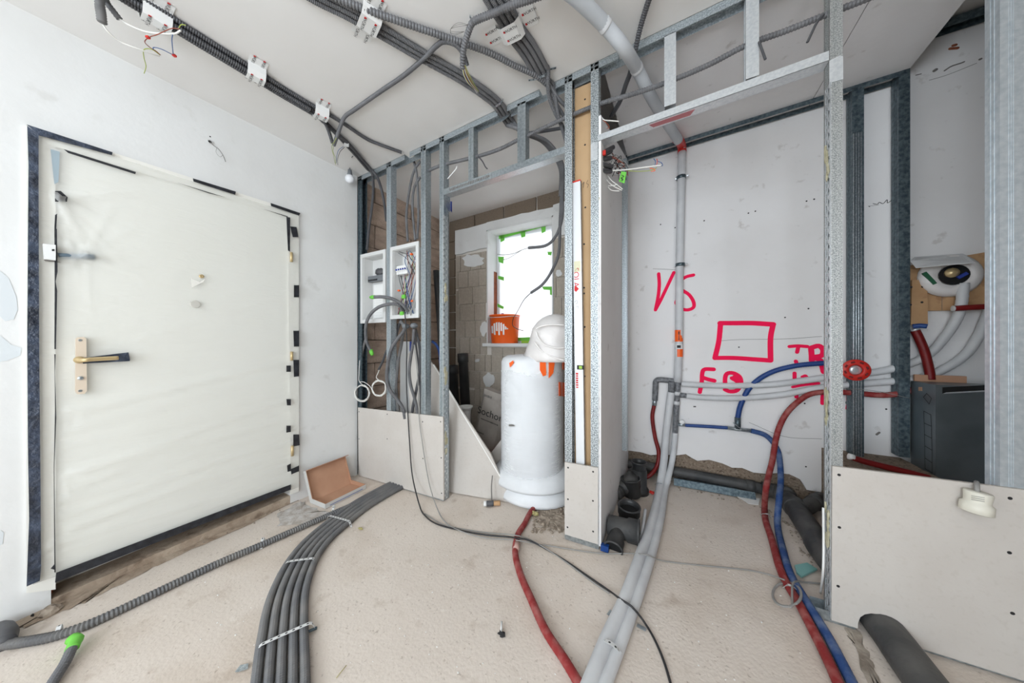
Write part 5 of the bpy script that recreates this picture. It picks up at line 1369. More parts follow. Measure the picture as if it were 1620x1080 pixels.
# steel channel lying on the floor in front of the drain
xa_, xb_ = PY(1066, 760, YB - .1).x, PY(1196, 786, YB - .1).x
a_, b_ = V((xa_, YB - .105, zf(xa_, YB) + .004)), V((xb_, YB - .105, zf(xb_, YB) + .004))
t = thing('loose_channel', a_, 'loose galvanised channel lying on the floor along the recess wall', 'track')
nn = (b_ - a_).normalized(); ss = UP.cross(nn).normalized()
MB().beam(a_, b_, ss, (UP + ss * .6).normalized(), (0, 0), (.0016, .05)).beam(a_, b_, ss, UP, (.0, .0), (.035, .0016)).beam(a_, b_.lerp(a_, .2), ss, UP, (.028, .04), (.05, .0416)).build('channel', 'galvdark', t)
for lbl_, q in zip(('flat pale plaster chip at the left end of the loose channel', 'second plaster chip, nearer the white floor pipes'), ([(1060, 760), (1048, 757), (1066, 754), (1070, 758)], [(1040, 763), (1046, 760), (1062, 763), (1058, 767)])):
    o = MB().slab([PH(a, b, .004) for a, b in q], V((0, 0, .005))).build('plaster_chip', 'boardedge'); tag(o, lbl_, 'chip', 'plaster chips by the channel')
o = MB().slab([PH(a, b, .004) for a, b in ((1160, 783), (1202, 789), (1200, 799), (1184, 797), (1174, 790))], V((0, 0, .004))).build('paper_scrap', 'boardedge'); tag(o, 'pale flat scrap at the right end of the loose channel', 'scrap')

# ------------------------------------------------------------------ black pipe fittings on the recess floor
def fit(name, label): return lambda p: thing(name, p, label, 'pipe fitting', 'black pipe fittings on the recess floor')
def cup(t, base, ax, r, L_, m='blackpipe', collar=.05, name='body', inner=True):
    ax = V(ax).normalized()
    MB().lathe(base, ax, [(r * .96, 0), (r, .004), (r, L_ - collar - .006), (r * 1.12, L_ - collar), (r * 1.12, L_ - .01), (r * 1.17, L_ - .009), (r * 1.17, L_), (r * 1.02, L_), (r * .93, L_ - .02), (r * .9, .012)], 26).build(name, m, t, True)
    if inner: MB().lathe(base + ax * (L_ - .03), ax, [(r * .9, 0), (r * .88, .001)], 22).build('opening', 'hollow', t)
p = PH(1011, 779, 0); t = fit('pipe_socket', 'tall upright black pipe socket at the back of the fittings')(p)
MB().lathe(p + UP * .002, UP, [(.066, 0), (.066, .03), (.056, .045), (.053, .05), (.053, .17)], 26).build('foot', 'blackpipe', t, True)
cup(t, p + UP * .12, UP, .048, .11, collar=.02)
p = PH(998, 788, 0) + V((0, .02, 0)); t = fit('pipe_socket', 'wide black pipe coupling tilted toward the left, second from the wall')(p)
cup(t, p + UP * .014 + V((.01, 0, 0)), V((-.12, -.05, 1)), .057, .125, collar=.055)
p = PH(972, 797, 0) + V((0, .04, 0)); t = fit('pipe_reducer', 'grooved black reducer lying against the side wall')(p)
d = V((.42, .75, .25)).normalized(); b0_ = p + UP * .05
MB().lathe(b0_, d, [(.040, 0), (.042, .004), (.042, .05), (.036, .055), (.036, .065), (.047, .07), (.047, .12), (.058, .15), (.06, .155), (.06, .21), (.05, .213)], 24).build('body', 'blackdust', t, True)
for q in (.02, .035, .085, .1): MB().lathe(b0_ + d * q, d, [(.048 if q > .06 else .043, 0), (.049 if q > .06 else .044, .003), (.048 if q > .06 else .043, .006)], 22).build('groove_ring', 'blackpipe', t, True)
p = PH(992, 833, 0) + V((0, .06, 0)); t = fit('pipe_socket', 'open black pipe socket upright behind the tee branch')(p)
cup(t, p + UP * .002, V((.05, -.1, 1)), .058, .105, collar=.05)
p = PH(975, 852, 0); t = fit('pipe_tee', 'large black tee branch lying in front of the other fittings')(p)
a_ = PH(951, 831, .062) ; a_ = V((2.135, a_.y + .02, zf(2.13, a_.y) + .066)); ax = V((.99, .06, 0)).normalized()
L_ = .168
MB().lathe(a_, ax, [(.05, 0), (.055, .004), (.055, .1), (.063, .11), (.063, L_ - .012), (.067, L_ - .012), (.067, L_), (.06, L_), (.055, L_ - .03)], 28).build('body', 'blackdust', t, True)
MB().lathe(a_ + ax * (L_ - .02), ax, [(.055, 0), (.05, .001)], 22).build('opening', 'hollow', t)
bd = V((-.05, -.8, -.28)).normalized(); bb = a_ + ax * .06
MB().lathe(bb, bd, [(.04, .02), (.04, .075), (.046, .085), (.046, .13), (.05, .131), (.05, .14), (.043, .14), (.04, .11)], 24).build('branch', 'blackdust', t, True)
MB().lathe(bb + bd * .125, bd, [(.041, 0), (.038, .001)], 20).build('opening', 'hollow', t)
p = PH(990, 765, 0)
o = MB().lathe(V((2.185, .9, zf(2.17, .9) + .06)), V((0, -1, .0)), [(.045, 0), (.05, .005), (.05, .07), (.042, .075)], 22).build('pipe_plug', 'blackdust', None, True); tag(o, 'short black pipe stub in the back left corner of the recess', 'pipe fitting', 'black pipe fittings on the recess floor')
o = MB().tube([PH(1012, 858, .008), PH(1017, 835, .03), PH(1021, 806, .05)], .009, 10, caps=True).build('white_offcut', 'insul', None, True); tag(o, 'short white pipe offcut lying by the black tee', 'offcut')
o = MB().frame(PH(957, 866, .018), XP, YP, UP, .02, .012, .016).build('blue_block', 'bluehose'); tag(o, 'small blue plastic block at the foot of the partition end', 'block')
o = MB().blob(PH(1031, 779, .012), .018, .014, .012, 7, 5, .4).build('red_scrap', 'red'); tag(o, 'small red plastic scrap by the white pipes', 'scrap')

# ------------------------------------------------------------------ wire cluster at the top of the recess
t = thing('loose_wire_cluster', PY(962, 255, .3), 'tangle of conduit ends and wires under the recess header', 'wires')
for k, (a, b, c, d) in enumerate(((951, 243, 970, 233), (951, 247, 967, 239), (952, 252, 966, 250), (953, 260, 968, 264), (952, 270, 966, 271))):
    p, q = PY(a, b, .05), PY(c, d, .16)
    MB().tube([p, q], .0125, 10, .006, .14, sub=False).build('conduit_end', 'conduitd', t, True)
    MB().lathe(q, (q - p), [(.0098, 0), (.009, .0006)], 10).build('hollow_end', 'hollow', t)
random.seed(31)
for k in range(14):
    m = random.choice(('wire_g', 'wire_w', 'wire_k', 'wire_brown', 'wire_yg'))
    p = PY(random.uniform(960, 972), random.uniform(240, 272), .16)
    q1 = PY(random.uniform(970, 992), random.uniform(244, 266), .2); q2 = PY(random.uniform(975, 996), random.uniform(250, 275), .22); q3 = PY(random.uniform(968, 994), random.uniform(255, 285), .2)
    cable('', [p, q1, q2, q3], .0022, m, 'wire', parent=t)
cable('', [PY(966, 270, .16), PY(990, 268.5, .16), PY(1010, 266, .15), PY(1036, 262.5, .14), PY(1046, 261.5, .13)], .0042, 'wire_w', 'white_cable', parent=t)
for pp, m in (([(1036, 262), (1037, 255), (1034, 251)], 'wire_blue'), ([(1038, 262), (1040, 256), (1039, 251)], 'red'), ([(1040, 262), (1048, 262), (1046, 257), (1040, 255)], 'wire_blue'), ([(993, 270), (1010, 271), (1026, 270), (1034, 268), (1039, 265)], 'wire_yg'), ([(1028, 266), (1034, 267), (1036, 270), (1030, 271)], 'orange')):
    cable('', [PY(a, b, .14) for a, b in pp], .0018, m, 'wire', parent=t)
for pp in ([(958, 272), (966, 284), (976, 292), (985, 299)], [(956, 276), (962, 287), (972, 295), (984, 301)], [(962, 294), (972, 293), (977, 291)], [(962, 296), (968, 301), (980, 302)]):
    cable('', [PY(a, b, .15) for a, b in pp], .003, 'wire_w', 'white_cable', parent=t)
MB().slab([PY(a, b, .12) for a, b in ((983, 271), (991, 272), (988, 290), (979, 287))], V((0, .0012, 0))).build('green_tag', 'green', t)
sg = MB()
for s_ in ([(983.5, 277), (987, 279), (983, 281), (986, 284)], [(982.5, 282), (985, 285), (982, 286)]): sg.ribbon([PY(a, b, .1185) for a, b in s_], V((0, -1, 0)), .003)
sg.build('handwriting', 'ink', t)
MB().frame(PY(956, 242, .04), XP, YP, UP, .008, .006, .012).build('red_clip', 'red', t)
t = thing('wall_cable_pair', PY(955, 192, .03), 'thin white cable end sticking out behind the speckled stud top', 'wires')
cable('', [PY(948, 181, .05), PY(952, 186, .02), PY(957, 190, 0), PY(968, 191, -.02), PY(979, 192, -.02)], .003, 'wire_w', 'white_cable', parent=t)
cable('', [PY(954, 190, 0), PY(961, 196, 0), PY(964, 202, 0), PY(960, 203, 0)], .0018, 'wire_brown', 'wire', parent=t)

# ------------------------------------------------------------------ right alcove
AY = YB - .002
t = thing('mounting_board', PY(1500, 450, AY), 'pale wooden mounting board with valve on the alcove wall', 'board')
q = [PY(a, b, AY - .025) for a, b in ((1439, 420), (1560, 398.5), (1575, 398), (1575, 489), (1441, 492))]
MB().slab(q, V((0, .025, 0))).build('panel', 'wood', t)
q = [PY(a, b, AY - .045) for a, b in ((1443, 443), (1467, 442), (1468, 512), (1441, 514))]
bt = MB().slab(q, V((0, .02, 0))).build('batten', 'wood', t)
for (a, b) in ((1459.5, 453.5), (1458.5, 478), (1441.5, 454), (1440.5, 482)): MB().lathe(PY(a, b, AY - .0455), V((0, -1, 0)), [(.006, 0), (.004, .001)], 8).build('screw', 'ink', bt)
MB().slab([PY(a, b, AY - .0262) for a, b in ((1490, 456), (1490.6, 456), (1490.6, 491), (1490, 491))], V((0, .001, 0))).build('pencil_line', 'inkg', t)
t = thing('shower_valve', PY(1506, 436, AY - .05), 'round valve wrapped in white plastic with brass centre', 'valve')
c = PY(1507, 435, AY - .06)
MB().lathe(c + V((0, .03, 0)), V((0, -1, 0)), [(.115, 0), (.118, .01), (.104, .03), (.06, .045), (.056, .02)], 30).build('plastic_collar', 'bagw', t, True)
MB().lathe(c + V((0, -.012, 0)), V((0, -1, 0)), [(.055, 0), (.05, .001)], 22).build('recess', 'hollow', t)
MB().lathe(c + V((-.012, -.012, .01)), V((0, -1, 0)), [(.026, 0), (.026, .012), (.014, .018), (.01, .022)], 16).build('brass_core', 'brass', t, True)
MB().frame(c + V((.025, -.016, -.008)), V((.8, 0, .6)), V((-.6, 0, .8)), YP, .02, .008, .004).build('blue_part', 'blueink', t)
MB().frame(c + V((-.085, -.005, -.01)), V((.5, 0, -.86)), V((.86, 0, .5)), YP, .04, .008, .006).build('green_band', mat('dark_green', (40, 100, 70), .5), t)
ps = [PY(a, b, y) for (a, b, y) in ((1440, 413, AY - .13), (1449, 424, AY - .16), (1500, 418, AY - .16), (1543, 416, AY - .15), (1538, 409, AY - .06), (1523, 402, AY - .03), (1447, 407, AY - .03))]
t = thing('paper_sheet', ps[0], 'folded white paper lying on top of the wrapped valve', 'paper')
MB().slab(ps, V((0, 0, .003))).build('sheet', 'paper', t)
lines = MB()
for k in range(4):
    f = .2 + k * .2; a_, b_ = ps[0].lerp(ps[6], f), ps[3].lerp(ps[5], f * .8)
    lines.beam(a_.lerp(b_, .06) + V((0, 0, .0034)), a_.lerp(b_, .94) + V((0, 0, .0034)), YP, UP, (0, 0), (.0015, .0004))
lines.build('printed_line', 'inkg', t)
pipe('short red pipe stub with open end in the alcove', [PY(1508, 488, AY - .10), PY(1530, 486.5, AY - .1), PY(1575, 484, AY - .1)], .015, 'redhosec', 'sleeved_pipe')
o = bpy.context.scene.objects[-1] if False else None
MB().lathe(PY(1507, 488, AY - .10), V((-1, 0, 0)), [(.0155, -.004), (.0165, 0), (.012, .001)], 14).build('pipe_rim', 'offwhite', [x for x in bpy.data.objects if x.get('label') == 'short red pipe stub with open end in the alcove'][0], True)
o = pipe('dark red pipe rising beside the batten with blue taped end', [PY(1472, 600, AY - .06), PY(1470, 585, AY - .06), PY(1463, 557, AY - .06), PY(1455, 537, AY - .06), PY(1447, 521, AY - .06)], .019, 'redhosec', 'sleeved_pipe')
MB().tube([PY(1444, 516, AY - .06), PY(1455, 515, AY - .07), PY(1467, 516, AY - .08)], .013, 10).build('blue_tape', 'bluehose', o, True)
MB().lathe(PY(1447, 521, AY - .06), V((-.4, 0, 1)), [(.02, -.006), (.02, .004)], 14).build('steel_ring', 'galvwhite', o, True)
pipe('red pipe with white tip low behind the worn stud', [PY(1343, 721.5, .75), PY(1365, 729, .75), (PY(1400, 738, .75)), PY(1440, 748, .75), PY(1470, 756, .75)], .016, 'redhosec', 'sleeved_pipe')
MB().lathe(PY(1343, 721.5, .75), V((-1, 0, .2)), [(.0165, -.02), (.0165, .002), (.011, .004)], 14).build('white_tip', 'white', [x for x in bpy.data.objects if x.get('label') == 'red pipe with white tip low behind the worn stud'][0], True)
# dark steel cabinet
X_, Y0_, Y1_ = 3.656, .786, .97
zt2 = PY(1480, 608.6, Y0_).z
t = thing('steel_cabinet', V((X_, Y0_, zf(X_, .8))), 'dark steel cabinet with a slot in its front, standing in the alcove', 'cabinet')
zb2 = zf(X_, .8) + .002; X1_ = 4.25
MB().box((X_, Y0_, zb2), (X1_, Y1_, zt2)).build('body', 'steelbox', t)
sl_ = [PY(a, b, Y0_ - .0008) for a, b in ((1491, 612.5), (1600, 607), (1600, 617), (1491, 622.5))]
MB().slab(sl_, V((0, .0012, 0))).build('slot', 'hollow', t)
MB().slab([PY(a, b, Y0_ - .0014) for a, b in ((1497, 620.5), (1600, 615), (1600, 617), (1491, 622.8))], V((0, .0008, 0))).build('slot_lip', 'galvwhite', t)
ol = MB()
def sx(px, py): return PX(px, py, X_ - .0008)
def outline(pp, closed=True):
    pts = [sx(*a) for a in pp] + ([sx(*pp[0])] if closed else [])
    ol.ribbon(pts, V((-1, 0, 0)), .003, 0, False)
outline([(1461, 628), (1466, 622), (1473.5, 630), (1470, 639)])
outline([(1461.5, 650), (1472.5, 656), (1473.5, 674), (1462, 669)]); outline([(1462, 669), (1473.5, 674), (1474, 693), (1462.5, 687)]); outline([(1462.5, 687), (1474, 693), (1474.5, 712), (1463, 705)]); outline([(1463, 705), (1474.5, 712), (1474.5, 732), (1463, 724)]); outline([(1463, 724), (1474.5, 732), (1475, 748), (1463.5, 741)])
ol.build('knockout_outline', 'ink', t)
MB().slab([PX(a, b, X_ - .001) for a, b in ((1453, 612), (1458.5, 612), (1458.5, 618), (1453, 618))], V((.001, 0, 0))).build('label', 'card', t)
tol = MB()
zz = zt2 + .0006
for (xa, ya, xb, yb) in ((.08, .04, .22, .04), (.22, .04, .22, .11), (.22, .11, .08, .11), (.08, .11, .08, .04), (.3, .04, .42, .04), (.42, .04, .42, .11), (.3, .11, .3, .04)):
    tol.ribbon([V((X_ + xa, Y0_ + ya, zz)), V((X_ + xb, Y0_ + yb, zz))], UP, .003, 0, False)
tol.build('knockout_outline', 'ink', t)
p_ = [PY(a, b, .99) for a, b in ((1445, 592), (1462, 592), (1445.5, 602))]
t = thing('cardboard_sheet', V((X_ - .03, .985, zf(X_, .8))), 'teal edged cardboard sheet behind the steel cabinet', 'sheet')
x_ = PY(1445, 600, .985).x
MB().box((x_, .975, zf(x_, .8) + .003), (X_ + .2, .987, PY(1446, 592, .985).z)).build('sheet', 'card', t)
# lamp holder hanging over the big board
c = PY(1547, 787, -.05)
t = thing('lamp_holder', c, 'white plastic lamp holder hanging over the big lower right board', 'socket')
ax = V((-.10, -.05, -1)).normalized()
MB().lathe(PY(1548, 777.5, -.045), ax, [(.026, 0), (.0285, .004), (.0265, .026), (.0265, .034), (.033, .04), (.033, .066), (.03, .068), (.028, .05)], 24).build('shell', mat('ivory_plastic', (226, 222, 208), .45), t, True)
MB().tube([PY(1546, 780, -.045), PY(1545.5, 770, -.035), PY(1545, 763.5, -.012), PY(1545, 764, .02), PY(1546, 775, .06)], .006, 8).build('flex', 'wire_g', t, True)
for k in range(3):
    p_ = PY(1547, 785.5 + k * 3, -.0735); MB().frame(p_, XP, UP, YP, .013, .0007, .0004).build('embossed_line', 'wire_g', t)
# ================================================================== ON THE FLOOR
rC = .0165
Gf = 'five grey conduits strapped together on the floor'
cb_ = [(440, 1135), (444, 1080), (448, 1000), (456, 940), (476, 890), (502, 855), (535, 826), (572, 798), (612, 775), (634, 764)]
cpts = [PH(a, b, rC + .002) for a, b in cb_]
names = ('leftmost', 'second from left', 'middle', 'second from right', 'rightmost')
for i in range(5):
    pts = offset_path(cpts, UP, 0, (i - 2) * rC * 2.02)
    conduit(names[i] + ' grey conduit of the curved floor bundle', pts, rC, 'conduitdust', .0075, Gf, seg=10, depth=.13)
def fband(label, pa_, pb_, hh=.036):
    a, b = PH(*pa_, .003), PH(*pb_, .003)
    m = a.lerp(b, .5); band(label, [a, a.lerp(b, .08) + UP * hh, a.lerp(b, .3) + UP * (hh + .001), a.lerp(b, .7) + UP * (hh + .001), a.lerp(b, .92) + UP * hh, b], .013, UP, 'offwhite')
fband('perforated band across the floor bundle near the camera', (402, 1040), (500, 995))
fband('perforated band across the middle of the floor bundle', (449, 900), (500, 893))
fband('perforated band across the far part of the floor bundle', (517, 823), (556, 834))
fband('perforated band at the low board end of the floor bundle', (607, 760), (648, 771))
t = thing('band_tail', PH(490, 1000, .01), 'dark twisted end of a band right of the floor bundle', 'strap')
MB().tube([PH(482, 1003, .012), PH(488, 999, .015), PH(494, 996, .012), PH(501, 993, .008)], .006, 6).build('tail', 'galvdark', t, True)
# single thick conduit along the door wall
pt = [(-60, 1030), (0, 1020), (45, 1014), (93, 1004), (150, 983), (220, 950), (297, 913), (360, 884), (417, 860), (480, 832), (540, 806), (585, 786), (622, 768)]
oS = conduit('single thick grey conduit along the door wall', [PH(a, b, .02) for a, b in pt], .0185, 'conduitdust', .0095, depth=.16, seg=11)
for (pa_, pb_, lb) in (((90, 1012), (97, 998), 'perforated clip on the single conduit below the door'), ((413, 868), (418, 856), 'white clip on the single conduit mid way'), ((526, 815), (529, 803), 'white clip on the single conduit by the carton')):
    a, b = PH(*pa_, .003), PH(*pb_, .003)
    band(lb, [a, a.lerp(b, .25) + UP * .032, a.lerp(b, .5) + UP * .042, a.lerp(b, .75) + UP * .032, b], .012, UP, 'offwhite', 'perforated_clip')
o = conduit('short conduit with green taped end at lower left', [PH(60, 1120, .018), PH(84, 1078, .018), (PH(103, 1048, .022)), PH(115, 1022, .03)], .0155, 'conduit', .009, depth=.18)
MB().tube([PH(114, 1026, .029), PH(118, 1017, .033), PH(121, 1012, .034), PH(114, 1010, .034)], .018, 10).build('green_tape', 'green', o, True)
o = MB().tube([PH(-20, 1005, .02), PH(0, 996, .03), PH(8, 1004, .035), PH(5, 1018, .03)], .03, 12).build('dark_pipe_end', 'conduitd', None, True); tag(o, 'dark pipe elbow at the left edge of the floor', 'pipe')
# rusty stub, cable stub, mortar lump below the door jamb
p = PH(76, 952, 0); q = PX(74.5, 931, p.x)
t = thing('rusty_stub', p, 'rusty pipe stub sticking out below the door jamb', 'pipe')
MB().lathe(p + UP * .001, UP, [(.019, 0), (.021, .004), (.019, .018), (.013, .022), (.0125, .07)], 12).build('stub', 'rust', t, True)
o = MB().blob(PH(80, 966, .012), .03, .03, .022, 9, 6, .15).build('mortar_lump', 'rubble'); tag(o, 'grey mortar lump below the rusty stub', 'lump')
o = MB().tube([PH(38, 972, .01), PH(50, 964, .014), PH(68, 956, .014)], .013, 9).build('cable_stub', 'conduitd', None, True); tag(o, 'black cable stub on the floor below the door jamb', 'cable')
MB().lathe(PH(51, 974, .008), V((.3, -.8, .3)), [(.009, 0), (.008, .001)], 10).build('hole', 'hollow', o)
# red sleeved pipe in the middle
rm = [(858, 790), (850, 797), (838, 812), (830, 828), (819, 846), (815, 873), (823, 907), (840, 947), (863, 997), (893, 1043), (918, 1084), (950, 1130)]
pipe('dusty red sleeved pipe curving across the middle of the floor', [PH(a, b, .017) for a, b in rm], .0165, 'redhose', 'sleeved_pipe', ring=.008, depth=.04)
for k, (a, b) in enumerate(((816, 868), (822, 852))):
    pass
t = thing('tape_wrap', PH(816, 866, .01), 'pale tape wrapped round the red floor pipe', 'tape')
MB().tube([PH(818, 860, .017), PH(815.5, 871, .017)], .0185, 12, sub=False).build('wrap', mat('dusty_pink_tape', (196, 160, 150), .8), t, True)
# thin cables on the floor
kb = [PY(640, 490, -.03), PY(643.5, 540, -.025), PY(643, 600, -.02), PY(645, 650, -.03), PY(648, 700, -.04), PY(652, 750, -.06), PH(663, 797, .03), PH(672, 815, .006), PH(692, 829, .005), PH(730, 839, .005), PH(770, 846, .005), PH(805, 849, .012), PH(818, 851, .038), PH(835, 854, .03), PH(860, 866, .006), PH(895, 887, .005), PH(930, 911, .006), PH(965, 935, .012), PH(981, 947, .05), PH(1000, 960, .05), PH(1018, 982, .012), PH(1035, 1010, .006), PH(1050, 1045, .006), PH(1062, 1085, .006), PH(1070, 1120, .006)]
cable('long black cable from the fuse box across the floor to the front', kb, .0045, 'wire_k')
wb_ = [PY(655, 545, -.02), PY(661, 600, -.015), PY(663, 660, -.03), PY(668, 700, -.04), PY(678, 760, -.05), PH(690, 800, .03), PH(705, 826, .008), PH(735, 842, .012), PH(770, 851, .005), PH(805, 853, .014), PH(822, 855, .036), PH(850, 860, .008), PH(900, 868, .005), PH(950, 875, .005), PH(985, 875, .01), PH(1015, 876, .06), PH(1030, 880, .05), PH(1045, 886, .012), PH(1080, 891, .005), PH(1130, 896, .005), PH(1180, 901, .005), PH(1215, 908, .01), PH(1241, 917, .04)]
cable('long thin white cable from the niche across the floor to the loop', wb_, .0032, 'wire_g')
cable('second grey cable beside the black one on the floor', [PH(672, 812, .004), PH(700, 829, .004), PH(740, 838, .004), PH(775, 843, .005), PH(812, 846, .038), PH(840, 854, .02), PH(880, 878, .005), PH(940, 922, .005), PH(964, 938, .01)], .0032, 'wire_g')
lp = []
for k in range(40):
    a = 2 * math.pi * k / 20 + 1.2; lp.append(PH(1245 + math.cos(a) * (22 + (k > 20)), 940 + math.sin(a) * (18.5 + (k > 20)), .012 + .03 * (.5 + .5 * math.cos(a - .6))))
lp = [PH(1300, 923, .006), PH(1275, 921, .01), PH(1255, 922, .045)] + lp
o = MB().tube(lp, .0038, 7).build('cable_loop', 'wire_g', None, True); tag(o, 'grey cable loop lying over the red pipe', 'cable')
# white strip leaning at the worn stud
o = MB().tube([PH(1298, 938, .004), PY(1302, 905, .0), PY(1303, 860, .02), PY(1302.5, 803, .02)], .004, 6).build('white_strip', 'white', None, True); tag(o, 'thin white strip standing beside the slotted bead of the worn stud', 'strip')
# turquoise tile fragment
q = [PH(a, b, .006) for a, b in ((1257, 896), (1277, 892), (1293, 902), (1268, 914), (1260, 907))]
o = MB().slab(q, V((0, 0, .008))).build('tile_fragment', 'turq'); tag(o, 'turquoise tile fragment between the blue pipe and the drain', 'tile')
# carton leaning open against the wall
h0, h1_ = PH(491, 795, .003), PH(555.5, 765, .003)
f0, f1 = PH(512, 806, .003), PH(575.5, 772.5, .003)
t = thing('cardboard_box', h0, 'open flat cardboard carton leaning on the wall between door and corner', 'box')
ex = (h1_ - h0).normalized(); ey = (f0 - h0); ey = (ey - ex * ey.dot(ex)); D_ = ey.length; ey.normalize(); Wd = (h1_ - h0).length
def bx(u, v_, z): return h0 + ex * u + ey * v_ + UP * z
cw = .004; hh = .03
mb = MB()
mb.slab([bx(0, 0, 0), bx(Wd, 0, 0), bx(Wd, D_, 0), bx(0, D_, 0)], UP * cw)
mb.slab([bx(0, 0, cw), bx(cw, 0, cw), bx(cw, D_, cw), bx(0, D_, cw)], UP * hh).slab([bx(Wd - cw, 0, cw), bx(Wd, 0, cw), bx(Wd, D_, cw), bx(Wd - cw, D_, cw)], UP * hh).slab([bx(0, D_ - cw, cw), bx(Wd, D_ - cw, cw), bx(Wd, D_, cw), bx(0, D_, cw)], UP * hh)
tr_ = mb.build('tray', 'card', t)
mb = MB()
mb.slab([bx(-.001, D_ + .0005, 0), bx(Wd + .001, D_ + .0005, 0), bx(Wd + .001, D_ + .0005, hh + cw), bx(-.001, D_ + .0005, hh + cw)], ey * .001).slab([bx(-.0015, 0, 0), bx(-.0015, D_, 0), bx(-.0015, D_, hh + cw), bx(-.0015, 0, hh + cw)], ex * .001)
mb.build('printed_side', 'cardout', t)
l0 = PX(480, 746, h0.x * .25); l1 = PX(545, 722, h1_.x * .25)
lu = ((l0 - h0) + (l1 - h1_)).normalized() ; HL = ((l0 - h0).length + (l1 - h1_).length) / 2
ln = ex.cross(lu).normalized()
if ln.dot(ey) < 0: ln = -ln
def lb_(u, v_, d): return h0 + ex * u + lu * v_ + ln * d
mb = MB()
mb.slab([lb_(0, 0, 0), lb_(Wd, 0, 0), lb_(Wd, HL, 0), lb_(0, HL, 0)], ln * cw)
mb.slab([lb_(0, HL - cw, cw), lb_(Wd, HL - cw, cw), lb_(Wd, HL, cw), lb_(0, HL, cw)], ln * .06).slab([lb_(0, 0, cw), lb_(cw, 0, cw), lb_(cw, HL, cw), lb_(0, HL, cw)], ln * hh).slab([lb_(Wd - cw, 0, cw), lb_(Wd, 0, cw), lb_(Wd, HL, cw), lb_(Wd - cw, HL, cw)], ln * .012)
mb.build('lid', 'card', t)
mb = MB()
mb.slab([lb_(-.0015, 0, 0), lb_(-.0005, 0, 0), lb_(-.0005, HL, 0), lb_(-.0015, HL, 0)], ln * (hh + cw)).slab([lb_(-.001, HL + .0005, 0), lb_(Wd, HL + .0005, 0), lb_(Wd, HL + .0015, 0), lb_(-.001, HL + .0015, 0)], ln * (.06 + cw))
mb.build('lid_outside', 'cardout', t)
MB().slab([bx(.03, D_ + .0018, .008), bx(Wd - .03, D_ + .0018, .008), bx(Wd - .03, D_ + .0018, .012), bx(.03, D_ + .0018, .012)], ey * .0004).build('blue_line', 'blueink', t)
# small mallet
p = PH(778, 796, .02)
t = thing('small_mallet', p, 'small mallet head with pale wooden end lying by the triangular board', 'hammer')
ax = (PH(790, 794, .02) - PH(768, 795, .02)).normalized()
MB().lathe(p - ax * .012, ax, [(.018, -.024), (.019, -.02), (.019, .02), (.018, .024)], 14).build('head', 'conduitd', t, True)
MB().lathe(p + ax * .014, ax, [(.014, 0), (.015, .004), (.017, .042), (.014, .045)], 14).build('wooden_face', 'wood', t, True)
MB().lathe(p - ax * .034, -ax, [(.017, 0), (.018, .018), (.014, .022)], 14).build('white_face', 'white', t, True)
MB().tube([p + UP * .012, PY(777.5, 770, p.y + .03), PY(779, 752, p.y + .045)], .004, 8).build('handle', 'inkg', t, True)
# cigarette-like bit
t = thing('burnt_stub', PH(792, 1000, .006), 'white stick with black burnt tip lying on the floor', 'stub')
MB().tube([PH(793, 1000, .008), PH(793.5, 983, .012)], .004, 7, sub=False).build('stick', 'white', t, True)
MB().blob(PH(793, 1002, .009), .013, .009, .008, 7, 5, .5).build('burnt_tip', 'ink', t)
# dirt, dust, rubble and a dark floor strip
random.seed(41)
def ground_patch(name, pp, m, label, h=.0025, rise=.004, jit=.012):
    pts = []
    P_ = [PH(a, b, h) for a, b in pp]
    for i in range(len(P_)):
        a, b = P_[i], P_[(i + 1) % len(P_)]
        for k in range(8):
            q = a.lerp(b, k / 8); pts.append(q + V((random.uniform(-jit, jit), random.uniform(-jit, jit), 0)))
    c = sum(pts, V()) / len(pts)
    n = len(pts); vs = [c + UP * rise] + [p.lerp(c, .3) + UP * (rise + random.uniform(-.5, 1) * rise) for p in pts] + pts
    fs = [(0, 1 + i, 1 + (i + 1) % n) for i in range(n)] + [(1 + i, 1 + n + i, 1 + n + (i + 1) % n, 1 + (i + 1) % n) for i in range(n)]
    o = MB().add(vs, fs).build(name, m, None, True); tag(o, label, 'dirt', kind='stuff'); return o
ground_patch('brown_dirt', [(-10, 992), (30, 945), (90, 922), (200, 880), (330, 828), (462, 777), (475, 790), (380, 835), (250, 893), (150, 945), (60, 985), (0, 1004)], 'dirt', 'brown dirt strip along the foot of the door')
ground_patch('plaster_dust', [(440, 812), (475, 792), (500, 803), (520, 812), (480, 828), (440, 832)], mat('white_dust', (206, 202, 198), .95, 0, (176, 166, 156), 20, .5, 50), 'white plaster dust in front of the carton')
ground_patch('grey_debris', [(838, 815), (860, 798), (892, 792), (892, 842), (870, 836), (850, 826)], 'rubble', 'grey rubble heap left of the narrow board')
ground_patch('dark_strip', [(1335, 992), (1357, 996), (1375, 1035), (1395, 1085), (1375, 1085), (1350, 1020)], mat('dark_floor_tone', (128, 116, 104), .95, 0, (180, 168, 154), 14, .5, 50), 'dark floor strip left of the front drain pipe', .0025, .0006, .006)  # flat strip in a darker mottled colour beside the drain
def scatter(name, label, n, region, m, s0, s1, parent=None):
    mb = MB()
    for k in range(n):
        a, b = region(); s_ = random.uniform(s0, s1)
        mb.blob(PH(a, b, s_ * .5), s_, s_ * random.uniform(.6, 1.2), s_ * .6, 5, 4, .35)
    o = mb.build(name, m); tag(o, label, 'rubble', kind='stuff'); return o
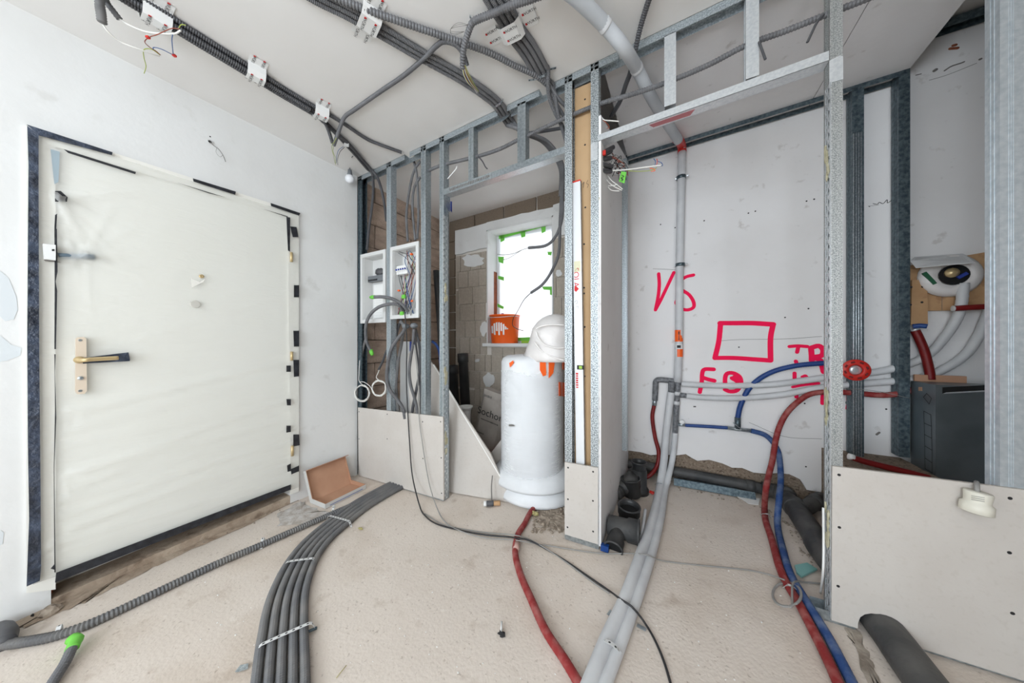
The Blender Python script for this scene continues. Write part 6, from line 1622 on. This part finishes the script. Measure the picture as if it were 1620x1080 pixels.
def seglerp(pp, jx, jy):
    def f():
        i = random.randrange(len(pp) - 1); t_ = random.random()
        return (pp[i][0] + (pp[i + 1][0] - pp[i][0]) * t_ + random.uniform(-jx, jx), pp[i][1] + (pp[i + 1][1] - pp[i][1]) * t_ + random.uniform(-jy, jy))
    return f
scatter('rubble_crumbs', 'crumbs of mortar in the rubble by the narrow board', 150, lambda: (random.uniform(842, 891), random.uniform(797, 842)), 'rubble', .003, .013)
scatter('door_crumbs', 'crumbs of plaster along the foot of the door', 150, seglerp([(20, 975), (120, 925), (250, 870), (380, 822), (470, 785)], 18, 12), 'rubble', .002, .009)
scatter('floor_crumbs', 'small plaster crumbs strewn over the open floor', 160, lambda: (random.uniform(300, 1300), random.uniform(800, 1075)), 'boardedge', .001, .0035)
scatter('recess_crumbs', 'crumbs along the foot of the recess wall', 120, seglerp([(1070, 770), (1190, 792), (1250, 830), (1290, 900)], 8, 6), 'rubble', .002, .008)
o = MB().blob(PH(846, 812, .015), .03, .018, .012, 8, 5, .3).build('wool_tuft', 'wool'); tag(o, 'tuft of yellow mineral wool by the red pipe', 'wool')
o = MB().blob(PH(571, 836, .006), .02, .008, .006, 7, 4, .4).build('wool_tuft', 'wool'); tag(o, 'flat yellowish wool scrap beside the floor bundle', 'wool')
for (a, b, c, d, lb) in ((963, 973, 968, 966, 'short piece of toothed band left of the white pipes'), (1008, 988, 1022, 996, 'short piece of band right of the white pipes')):
    o = MB().frame(PH((a + c) / 2, (b + d) / 2, .006), (PH(c, d, .006) - PH(a, b, .006)).normalized(), UP.cross((PH(c, d, .006) - PH(a, b, .006)).normalized()), UP, (PH(c, d, .006) - PH(a, b, .006)).length / 2, .008, .001).build('band_offcut', 'galvb'); tag(o, lb, 'strap')
o = MB().slab([PH(a, b, .004) for a, b in ((372, 1063), (380, 1053), (393, 1050), (392, 1058), (376, 1063))], UP * .003).build('foil_scrap', 'galv'); tag(o, 'crumpled grey foil scrap left of the floor bundle', 'scrap')
o = MB().tube([PH(532, 1072, .004), PH(540, 1062, .01), PH(548, 1052, .006)], .0015, 5).build('straw', 'wool'); tag(o, 'thin straw at the bottom right of the floor bundle', 'straw')
bpy.context.view_layer.update()
